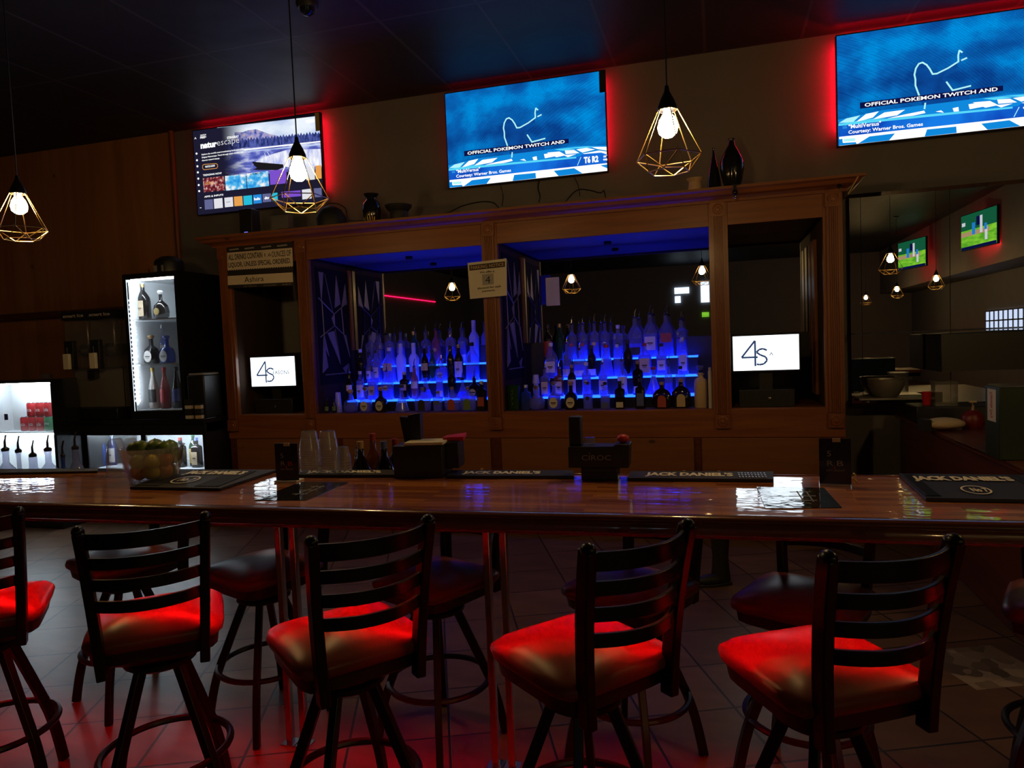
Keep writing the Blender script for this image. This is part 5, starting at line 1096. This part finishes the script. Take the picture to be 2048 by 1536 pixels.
bottle(at(320, 700, Y=YT+.4).x, YT+.44, s2+.001, 'slim', 'g_clear', 'lab_white', 'cap_white', 'slim clear bottle at the back of the middle shelf of the display fridge', 'bottles in the tall display fridge', 1.2, False)
zf = zg+.007
tower_b(302, zf, 'champ', 'lab_white', 'lab_black', 'cap_gold', 1.2, 'white sparkling wine bottle at the bottom of the tall display fridge', 'band')
tower_b(325, zf, 'champ', 'g_pink', 'redprint', 'redprint', 1.2, 'rose sparkling wine bottle with red label at the bottom of the tall display fridge', 'band')
tower_b(349, zf, 'champ', 'g_dark', 'lab_blue', 'lab_black', 1.2, 'black sparkling wine bottle at the bottom of the tall display fridge', 'band', .95)
q = at(335, 545, Y=5.95); tz = zt
t = thing('storage_tub', 'black round lidded tub on top of the tall display fridge', 'tub', (q.x, 5.98, tz))
MB().lathe([(.135, 0), (.14, .12), (.13, .15), (.08, .185), (.001, .20)], 'black', seg=28).box(-.06, -.03, -.145, -.135, .03, .09, 'greyink').box(.03, .05, -.145, -.135, .03, .09, 'greyink').build('tub_body', t, world=False)
# drinks fridge far left
FY = 5.30; fx1 = at(108, 800, Y=FY).x; fx0 = fx1-.86; fzt = at(50, 760, Y=FY).z; fzs = at(75, 862, Y=FY+.12).z
df = cooler('drinks_fridge', 'low glass-door drinks fridge shining white at the left edge with red soda cans', fx0, fx1, FY, 5.57, 0, fzt, (fzs,), (.035, .03, .12), False)
MB().box(fx0+.05, fx1-.06, FY+.06, 5.52, .52, .532, 'white').build('wire_shelf', df)
MB().box(fx0+.05, fx1-.05, FY+.05, FY+.065, fzs-.032, fzs-.016, 'white_led').build('shelf_fill_lamp', df)  # extra lamp added to brighten the section below the shelf
MB().box(at(9, 830, Y=FY).x, at(16, 830, Y=FY).x, FY-.003, FY-.001, at(12, 840, Y=FY).z, at(12, 828, Y=FY).z, 'lab_blue').build('price_tag', df)
def can(x, y, z, m, s, lab):
    t = thing('soda_can', lab, 'soda can', (x, y, z), 0, 'soda cans in the drinks fridge')
    t.scale = (1.16, 1.16, 1.16)
    MB().lathe([(.026, 0), (.032, .008), (.033, .012), (.033, .108), (.027, .118)], m, seg=24).build('can_body', t, world=False)
    MB().lathe([(.0275, .118), (.0285, .121), (.026, .121), (.024, .117), (.001, .117)], 'steel', seg=24).build('lid', t, world=False)
    mb = MB(); vs, fs, asp = text_polys(s, .02)
    mb.add([(.0336*math.sin((x_-.5)*1.7), -.0336*math.cos((x_-.5)*1.7), .045+y_*.032) for x_, y_ in vs], fs, 'white'); mb.build('printed_name', t, world=False, smooth=False)
cols = [(50, 'red', 'Coca'), (66, 'red', 'Coca'), (82, 'red', 'Cola'), (98, 'greenfoil', 'Sprite')]
k = 0
for px, m_, s_ in cols:
    x = at(px, 850, Y=FY+.14).x; can(x, FY+.14, fzs+.001, m_, s_, '%s soda can in the lower row of the drinks fridge, %s from left' % ('red' if m_ == 'red' else 'green', ORD[k])); k += 1
for i, (px, s_) in enumerate(((62, 'Coca'), (79, 'Coca'), (96, 'Cola'))):
    x = at(px, 815, Y=FY+.14).x; can(x, FY+.14, fzs+.1425, 'red', s_, 'red soda can stacked in the upper row of the drinks fridge, %s from left' % ORD[i])
# jar on the counter behind
q = at(92, 745, Y=5.9); t = thing('glass_jar', 'pale glass jar standing behind the drinks fridge', 'jar', (q.x, 5.9, 1.031))
MB().lathe([(.06, 0), (.065, .02), (.065, .28), (.04, .33), (.04, .40), (.055, .42), (.055, .47), (.001, .475)], 'g_clear', seg=24).build('jar_body', t, world=False)
# slush machine
YS = 5.70; xa = at(131, 700, Y=YS).x; xb = at(236, 700, Y=YS).x; z_ = lambda py: at(185, py, Y=YS).z
sl = thing('slush_machine', 'twin-bowl frozen drink machine between the two lit fridges', 'drink machine', ((xa+xb)/2, YS+.2, 1.031))
MB().box(xa+.02, xb, YS+.06, YS+.42, 1.031, z_(738), 'black').box(xa, xb+.0, YS-.06, YS+.42, 1.031, z_(816), 'black').build('machine_base', sl, bevel=.006)
MB().box(xa+.04, xb-.02, YS+.05, YS+.06, z_(815), z_(738), 'brushed').box(xb, xb+.004, YS+.06, YS+.4, z_(815), z_(738), 'brushed').build('steel_front', sl)
wb = (xb-xa)/2
for k in range(2):
    a = xa+wb*k+.012; b = xa+wb*(k+1)-.012
    bo = MB().box(a, b, YS-.02, YS+.40, z_(738), z_(638), 'clearplastic').build('drink_bowl', sl, bevel=.02)
    MB().box(a-.008, b+.008, YS-.03, YS+.41, z_(638), z_(621), 'black').text('smart Ice', (a+.02, YS-.032, z_(633)), (1, 0, 0), (0, 0, 1), (b-a)*.85, .032, 'lab_white', bold=.03).build('lid', sl)
    MB().lathe([(.055, -.16), (.065, -.15), (.065, .1), (.02, .14)], 'black', c=((a+b)/2-.02, YS+.17, z_(700)), seg=20, M4=Matrix.Rotation(math.radians(90), 4, 'X')).build('chiller_drum', bo)
    cx = (a+b)/2-.05
    tp = MB().box(cx-.055, cx+.055, YS-.07, YS-.021, z_(738), z_(680), 'black').build('tap', sl, bevel=.004)
    MB().box(cx-.045, cx+.03, YS-.105, YS-.071, z_(737), z_(706), 'cream').tube([(cx, YS-.085, z_(710)), (cx+.005, YS-.09, z_(692))], .006, 'steel', 8).build('tap_handle', tp, bevel=.008)
MB().box((xa+xb)/2-.06, (xa+xb)/2+.03, YS-.012, YS+.05, z_(757), z_(740), 'black').build('switch_panel', sl)
# black bag-lined box with packets beside the cabinet
xa = -4.86; xb = -4.668
t = thing('storage_box', 'dark plastic-wrapped box between the display fridge and the cabinet', 'box', (-4.76, 5.72, 1.031))
MB().box(xa, xb, 5.62, 5.86, 1.031, 1.44, 'black').box(xa+.01, xb-.005, 5.63, 5.85, 1.44, 1.46, 'greyink').build('box_body', t, bevel=.012)
for nm, lab, x_, dz_, m_, n_ in (('tea_packet', 'stack of pale striped packets at the left before the wrapped box', xa+.03, 0, 'lab_white', 4), ('coffee_packet', 'stack of tan packets at the right before the wrapped box', xb-.05, 0, 'lab_tan', 3)):
    for k in range(n_):
        o = thing(nm, '%s, %s from the bottom' % (lab.replace('stack of ', '').replace('packets', 'packet'), ORD[k]), 'packet', (x_, 5.595, 1.031+k*.047))
        MB().box(-.035, .035, -.02, .02, 0, .034, m_ if k % 2 == 0 else 'lab_black').build('packet', o, world=False, bevel=.003)
        MB().box(-.036, .036, -.021, .021, .034, .044, 'lab_black').build('packet_lid', o, world=False)
# ------------------------------------------------------------------ on top of the cabinet
ZTOP = 2.7555
def onT(px, Y=6.05): return at(px, 430, Y=Y).x
x = onT(499)
t = thing('media_box', 'upright black router box under the left television on the cabinet top', 'router', (x, 6.05, ZTOP))
MB().box(-.07, .07, -.07, .07, 0, .27, 'black').lathe([(.07, .27), (.055, .28), (.001, .285)], 'black', seg=24, sy=1).build('router_case', t, world=False, bevel=.006)
MB().box(-.02, .02, -.0715, -.0705, .045, .05, emat('blue_light', (.15, .2, 1), 1.5)).build('status_light', t, world=False)
x = onT(585)
t = thing('cable_box', 'flat dark cable box with green display on the cabinet top', 'cable box', (x, 6.12, ZTOP))
MB().box(-.15, .17, -.11, .12, 0.003, .055, 'black').box(-.13, .15, -.08, .1, 0, .003, 'blackmatte').build('box_case', t, world=False, bevel=.004)
MB().text('4:27 PM', (-.08, -.1106, .02), (1, 0, 0), (0, 0, 1), .10, .018, emat('green_display', (.25, .8, .05), 1.2)).build('display', t, world=False, smooth=False)
t = thing('box', 'grey square box standing behind the cable box on the cabinet top', 'box', (onT(560, 6.4), 6.40, ZTOP))
MB().box(-.17, .12, -.05, .05, 0, .26, 'wall').build('carton', t, world=False, bevel=.004)
t = thing('ceramic_pot', 'dark rounded pot between the cable box and the painted vase', 'pot', (onT(662), 6.05, ZTOP))
MB().lathe([(.08, 0), (.13, .03), (.14, .11), (.10, .19), (.05, .22), (.001, .222)], 'blackmatte', seg=28).build('pot_body', t, world=False)
t = thing('painted_vase', 'dark glossy vase with painted yellow green flame stripes on the cabinet top', 'vase', (onT(749), 6.0, ZTOP))
mb = MB().lathe([(.05, 0), (.075, .05), (.085, .14), (.075, .20), (.045, .235), (.045, .25), (.07, .285), (.062, .285), (.04, .25)], 'blackgloss', seg=32)
mb.build('vase_body', t, world=False)
mb = MB()
for k, (a, h, m_) in enumerate(((-40, .07, 'cream'), (-22, .09, 'lab_green'), (-5, .10, 'lemon'), (12, .11, 'lab_gold'), (28, .10, 'orange'), (42, .07, 'lemon'))):
    an = math.radians(a-90); vs = []
    for zz, rr, wv_ in ((.008, .054, .10), (.035, .070, .13), (.06, .0795, .12), (h, .083, .02)):
        for s_ in (-1, 1): vs.append((rr*1.01*math.cos(an+s_*wv_*.5), rr*1.01*math.sin(an+s_*wv_*.5), zz))
    mb.add(vs, [(0, 1, 3, 2), (2, 3, 5, 4), (4, 5, 7, 6)], m_)
mb.build('painted_stripes', t, world=False)
t = thing('ceramic_pot', 'low dark wide-mouthed pot right of the painted vase', 'pot', (onT(793), 6.1, ZTOP))
MB().lathe([(.07, 0), (.09, .06), (.085, .12), (.12, .16), (.125, .18), (.10, .17), (.07, .12)], 'blackmatte', seg=28).build('pot_body', t, world=False)
t = thing('ceramic_pot', 'reddish clay pot under the right lamp on the cabinet top', 'pot', (onT(1392), 6.0, ZTOP))
MB().lathe([(.05, 0), (.055, .05), (.048, .10), (.07, .13), (.06, .13), (.04, .1)], 'tan', seg=24).build('pot_body', t, world=False)
t = thing('tall_vase', 'slender dark pointed vase, left of the bulbous one on the cabinet top', 'vase', (onT(1430), 6.05, ZTOP))
MB().lathe([(.055, 0), (.058, .03), (.05, .12), (.028, .24), (.012, .31), (.009, .36), (.012, .365)], 'blackgloss', seg=24).build('vase_body', t, world=False)
t = thing('tall_vase', 'bulbous dark glossy bottle vase at the right on the cabinet top', 'vase', (onT(1466), 6.0, ZTOP))
MB().lathe([(.05, 0), (.075, .08), (.093, .17), (.09, .24), (.06, .31), (.028, .36), (.022, .395), (.028, .41), (.022, .41)], 'blackgloss', seg=32).build('vase_body', t, world=False)
def cord(lab, pts, r=.006, m='black', nm='cable'):
    P_ = [Vector(p) for p in pts]; out = []
    for i in range(len(P_)-1):
        p0 = P_[max(i-1, 0)]; p1 = P_[i]; p2 = P_[i+1]; p3 = P_[min(i+2, len(P_)-1)]
        for k in range(6):
            u = k/6; out.append(0.5*((2*p1)+(-p0+p2)*u+(2*p0-5*p1+4*p2-p3)*u*u+(-p0+3*p1-3*p2+p3)*u**3))
    out.append(P_[-1]); o = MB().tube(out, r, m, 6).build(nm); return tag(o, lab, 'cable', 'loose cables on the cabinet top')
cord('black cable arching on the cabinet top left of the middle television', [at(887, 428, Y=6.0), at(900, 424, Y=6.0), at(925, 412, Y=6.02), at(960, 404, Y=6.05), at(985, 405, Y=6.08), at(996, 414, Y=6.1), at(997, 417, Y=6.1)])
cord('black cable loop beside the dark rounded pot on the cabinet top', [at(640, 442, Y=6.3), at(650, 412, Y=6.3), at(672, 407, Y=6.3), at(690, 416, Y=6.3), at(694, 432, Y=6.3), at(700, 441, Y=6.25), at(735, 441, Y=6.2)], .005)
cord('black cable hanging from the middle television, left one', [at(1000, 366, Y=6.7), at(1006, 392, Y=6.7), at(1004, 412, Y=6.6)], .004)
cord('thick black cable hanging from the middle of the television', [at(1080, 355, Y=6.66), at(1076, 375, Y=6.64), at(1080, 392, Y=6.6), at(1078, 403, Y=6.5)], .007)
cord('black cable hanging from the middle television, right one', [at(1146, 350, Y=6.7), at(1156, 370, Y=6.7), at(1160, 392, Y=6.6)], .004)
cord('curled black cable on the cabinet top below the right end of the middle television', [(at(1115, 398, Y=6.2).x, 6.2, ZTOP+.006), at(1150, 383, Y=6.2), at(1175, 380, Y=6.2), at(1200, 386, Y=6.2), at(1208, 382, Y=6.2), (at(1205, 392, Y=6.15).x, 6.15, ZTOP+.006), (at(1140, 396, Y=6.1).x, 6.1, ZTOP+.006)], .006)
cord('long black cable lying along the cabinet top edge', [(at(1000, 414, Y=5.95).x, 5.95, ZTOP+.006), (at(1080, 405, Y=5.95).x, 5.98, ZTOP+.006), (at(1180, 396, Y=5.95).x, 5.93, ZTOP+.007), (at(1310, 382, Y=5.95).x, 5.97, ZTOP+.006)], .008)
# hanging bar ornaments on the cornice
q = at(1470, 385, Y=5.74)
t = thing('camera_mount', 'small shiny black camera clipped to the cornice above the right fluted pilaster', 'camera', (q.x, 5.735, q.z))
MB().sphere((0, 0, 0), .022, 'blackgloss').box(-.012, .012, -.01, .02, .0, .06, 'blackmetal').sphere((0, -.02, -.035), .016, 'chrome', 12, 8).build('camera_body', t, world=False)
q = at(1690, 366, Y=5.74)
t = thing('metal_rod', 'thin brass rod sticking out of the right end of the cornice', 'rod', (q.x+.02, 5.74, q.z-.04))
MB().tube([(0, 0, -.04), (.065, -.02, .075)], .006, 'brass', 10).build('rod', t, world=False)
MB().sphere((-.06, -.005, .02), .018, 'blackgloss').build('rod_knob', t, world=False)

# ------------------------------------------------------------------ wall mirror right of the cabinet
t = thing('wall_mirror', 'large wall mirror right of the cabinet showing green baseball televisions', 'mirror', (1.9, 6.74, .95))
MX0, MX1, MZ0, MZ1 = 1.10, 3.3, .955, 2.765
MB().box(MX0, MX1, 6.70, 6.745, MZ0, MZ1, 'black').build('backing', t)
for x0_, x1_, z0_, z1_ in ((MX0+.09, 1.852, 1.59, MZ1-.03), (1.858, MX1, 1.59, MZ1-.03), (MX0+.09, 1.852, MZ0+.03, 1.575), (1.858, MX1, MZ0+.03, 1.575)):
    MB().box(x0_, x1_, 6.690, 6.70, z0_, z1_, 'mirror').build('mirror_pane', t, smooth=False)
def bev(x0_, x1_, z0_, z1_, dy, tz):
    a, b = (6.690, 6.676) if tz > 0 else (6.676, 6.690)
    MB().prism([(x0_, 6.70, z0_), (x1_, 6.70, z0_), (x1_, a, z0_), (x0_, a, z0_)], (0, b-a, z1_-z0_), 'mirror').build('bevel_strip', t, smooth=False)
bev(MX0, MX1, MZ1-.03, MZ1, 0, 1); bev(MX0, MX1, MZ0, MZ0+.03, 0, -1)
MB().box(MX0, MX0+.085, 6.684, 6.70, MZ0+.032, MZ1-.032, 'mirror').build('bevel_strip', t, smooth=False)
o = MB().box(MX0, MX1, 6.50, 6.685, 1.576, 1.588, 'g_clear').build('glass_shelf'); tag(o, 'long glass shelf across the wall mirror at right', 'shelf')
o = MB().box(1.11, 1.66, 6.40, 6.67, 1.035, 1.05, 'brushed').build('wall_shelf'); tag(o, 'short metal shelf low before the mirror holding the steel bowl', 'shelf')
q = at(1772, 790, Y=6.53)
t = thing('mixing_bowl', 'stainless steel mixing bowl on the short shelf before the mirror', 'bowl', (q.x, 6.53, 1.0505))
MB().lathe([(.07, .004), (.075, 0), (.10, .02), (.135, .09), (.14, .15), (.146, .152), (.137, .146), (.13, .09), (.001, .012)], 'brushed', seg=40, cap=False).build('bowl_body', t, world=False)
t = thing('black_cabinet', 'black wall equipment box at the right edge before the mirror', 'cabinet', (2.3, 6.45, 1.28))
MB().box(1.66, 3.0, 6.22, 6.66, 1.26, 1.56, 'black').build('box_body', t, bevel=.006)
MB().box(1.66, 2.25, 6.212, 6.22, 1.262, 1.268, 'chrome').build('bright_edge', t)  # chrome strip added to stand for the highlight on the lower edge
# right service counter
t = thing('service_counter', 'dark wooden side counter running towards the camera at the right edge', 'counter', (2.0, 5.0, 0))
MB().box(1.44, 2.9, 3.5, 6.55, 0, .87, 'darkwood').build('counter_base', t, bevel=.01)
MB().box(1.41, 2.9, 3.47, 6.58, .87, .905, 'darkwood').build('counter_top', t, bevel=.008)
MB().box(1.404, 1.41, 3.47, 5.0, .893, .903, 'chrome').build('bright_edge', t)  # chrome strip for the bright line along the near edge
q = at(1890, 848, Z=.91)
t = thing('folded_towel', 'cream folded towel lying at the far end of the dark side counter', 'towel', (1.70, 5.45, .9055), .1)
q0 = at(1888, 838, Y=5.45); t.location.x = q0.x
MB().sphere((0, 0, .045), .13, 'towel', 24, 14, (1.0, .7, .33)).box(-.145, -.10, -.06, .06, .0, .08, 'blackmatte').build('cloth', t, world=False)
q = at(1897, 800, Y=5.95)
t = thing('drip_tray', 'black tray box on the far end of the dark side counter', 'tray', (q.x, 5.98, .9055))
MB().box(-.24, .30, -.14, .2, 0, .125, 'black').build('tray_body', t, world=False, bevel=.01)
t = thing('plastic_container', 'clear plastic container standing on the black tray box', 'container', (q.x-.02, 5.98, 1.031))
MB().box(-.075, -.072, -.06, .06, 0, .17, 'clearplastic').box(.072, .075, -.06, .06, 0, .17, 'clearplastic').box(-.072, .072, -.06, -.057, 0, .17, 'clearplastic').box(-.072, .072, .057, .06, 0, .17, 'clearplastic').box(-.08, .08, -.065, .065, .17, .178, 'clearplastic').build('container_body', t, world=False)
t = thing('red_cup', 'small red cup left of the clear plastic container', 'cup', (q.x-.14, 5.97, 1.031))
MB().lathe([(.026, 0), (.034, .10), (.031, .10), (.024, .006), (.001, .006)], 'red', seg=24, cap=False).build('cup_body', t, world=False)
q = at(1938, 820, Y=5.45)
t = thing('red_jug', 'dark red jug with pale handle on the dark side counter', 'jug', (q.x+.05, 5.55, .9055))
MB().lathe([(.06, 0), (.072, .03), (.07, .08), (.05, .11), (.03, .125), (.001, .127)], 'darkred', seg=28).build('jug_body', t, world=False)
MB().tube([(0, 0, .12), (.0, -.012, .15), (0, 0, .18)], .009, 'lab_tan', 8).box(-.022, .022, -.02, .01, .18, .19, 'lab_tan').build('jug_handle', t, world=False)
# green soda case
xg = at(1998, 800, Y=4.20).x
t = thing('soda_case', 'dark green ginger ale case standing on the dark side counter at the right edge', 'carton', (xg+.2, 4.35, .9055))
w_ = MB().box(xg, xg+.55, 4.20, 4.40, .906, 1.285, 'green'); w_.build('carton', t, bevel=.004)
mb = MB().box(xg+.01, xg+.56, 4.19, 4.39, 1.286, 1.292, 'clearplastic'); mb.build('plastic_wrap', t)
mb = MB().box(xg-.0015, xg-.0005, 4.24, 4.36, 1.10, 1.27, 'lab_white'); mb.text('Canada Dry', (xg-.0025, 4.275, 1.255), (0, 0, -1), (0, -1, 0) if False else (0, 1, 0), .14, .05, 'redprint', bold=.02)
mb.text('GINGER ALE', (xg+.20, 4.1975, 1.06), (1, 0, 0), (0, 0, 1), .30, .035, 'greyink', bold=.02)
mb.text('24', (xg+.12, 4.1975, .93), (1, 0, 0), (0, 0, 1), .05, .04, 'greyink', bold=.02)
mb.build('printed_panel', t, smooth=False)
# boot on the floor behind the counter
q = at(1442, 1166, Z=0)
t = thing('tall_boot', 'tall black boot standing on the tiled floor behind the counter', 'boot', (q.x, q.y, 0), .5)
mb = MB().lathe([(.055, .0), (.062, .04), (.055, .10), (.05, .18), (.062, .32), (.07, .44), (.066, .44), (.05, .2)], 'blackmatte', seg=20, cap=False)
mb.sphere((-.08, -.02, .035), .05, 'blackmatte', 20, 12, (2.0, .95, .8)); mb.build('boot_upper', t, world=False)
MB().prism([(-.18, -.04, 0), (-.10, -.065, 0), (.05, -.06, 0), (.06, .04, 0), (-.10, .045, 0), (-.18, .02, 0)], (0, 0, .018), 'black').build('boot_sole', t, world=False, bevel=.004)

# ------------------------------------------------------------------ things behind the camera, seen in the mirrors
M['grass'] = screen_noise('baseball_grass', (.10, .42, .02), (.30, .75, .04), 1.0, 3, (1, 1, 6)); M['fence'] = emat('baseball_fence', (.008, .12, .05), 1.0); M['dirt'] = emat('baseball_dirt', (.5, .33, .16), 1.0)
def ball_tv(x_0, y0, rz_, lab, zb_=3.12):
    t = thing('television', lab, 'television', (x_0, y0, zb_), math.radians(rz_), 'televisions showing baseball, reflected in the mirrors')
    W2, H2 = 1.25, .71
    MB().box(0, .04, 0, W2, 0, H2, 'black').build('bezel', t, world=False)
    mb = MB()
    def r(u0, u1, v0, v1, m_, k=1): x_ = -.002-.001*k; mb.poly([(x_, u1*W2, v0*H2), (x_, u0*W2, v0*H2), (x_, u0*W2, v1*H2), (x_, u1*W2, v1*H2)], m_)
    r(.015, .985, .02, .98, 'fence'); r(.015, .985, .02, .55, 'grass', 2); r(.015, .8, .38, .5, 'dirt', 3); r(.02, .98, .02, .10, 'scr_navy', 3)
    r(.55, .62, .40, .86, 'c_pale', 4); r(.33, .42, .40, .72, 'c_blue', 4); r(.68, .75, .18, .55, 'c_pale', 4); r(.67, .74, .45, .62, 'c_blue', 5); r(.45, .62, .62, .86, 'scr_navy', 3); r(.04, .14, .68, .78, 'c_pale', 3)
    mb.build('screen', t, world=False, smooth=False)
    MB().box(.045, .055, .05, W2-.05, .01, .02, 'red_led').box(.045, .055, .02, .03, .05, H2-.05, 'red_led').build('led_strip', t, world=False)
    MB().box(.04, .14, .55, .65, .3, .4, 'blackmetal').build('wall_bracket', t, world=False)
ball_tv(4.74, -3.0, -11, 'television showing baseball, larger one seen in the right wall mirror')
ball_tv(4.50, -7.1, -16, 'television showing baseball, smaller one behind the lamp in the right wall mirror')
o = MB().box(XL+.002, XL+.02, -8.5, -4.7, 3.13, 3.15, 'red_led_dim').build('led_strip'); tag(o, 'red light strip reflected as a thin line in the left bay mirror', 'light strip')
struct(MB().box(XR+.88, XR+.90, -5.4, -3.0, 1.5, 1.95, emat('window_glow', (.7, .8, 1.0), 1.2)).build('window_1', smooth=False))
mb = MB()
for k in range(10): mb.box(XR+.86, XR+.88, -5.4+.266*k-.012, -5.4+.266*k+.012, 1.5, 1.95, 'black')
for z_k in (1.5, 1.73, 1.95): mb.box(XR+.86, XR+.88, -5.4, -3.0, z_k-.015, z_k+.015, 'black')
struct(mb.build('window_frame', smooth=False))
def mirrored(px, py, Yr):  # point of the room at depth Yr seen in the bay mirrors
    q = at(px, py, Y=2*(CM-.02)-Yr); return Vector((q.x, Yr, q.z))
for nm, lab, px, m_ in (('light_sign', 'bright white wall sign reflected at the right of the right centre bay', (1402, 563, 1418, 605), 'white_led_soft'), ('light_sign', 'small white lit sign reflected left of the tall one', (1349, 574, 1378, 588), 'white_led_soft'), ('light_sign', 'pinkish lit sign reflected under the small white one', (1350, 592, 1361, 606), 'white_led_soft'), ('light_sign', 'green lit screen reflected low in the right centre bay', (1404, 624, 1418, 634), 'grass')):
    a = mirrored(px[0], px[3], YF+.05); b = mirrored(px[2], px[1], YF+.05)
    o = MB().box(a.x, b.x, YF+.02, YF+.05, a.z, b.z, m_).build(nm, smooth=False); tag(o, lab, 'sign', 'lit signs reflected in the bay mirrors')
YP = CM-.0225
a = at(1093, 612, Y=YP); b = at(1118, 554, Y=YP)
o = MB().box(a.x, b.x, YP, YP+.001, a.z, b.z, 'paper').build('paper_notice', smooth=False); tag(o, 'pale blank-looking paper taped on the mirror of the right centre bay', 'notice')
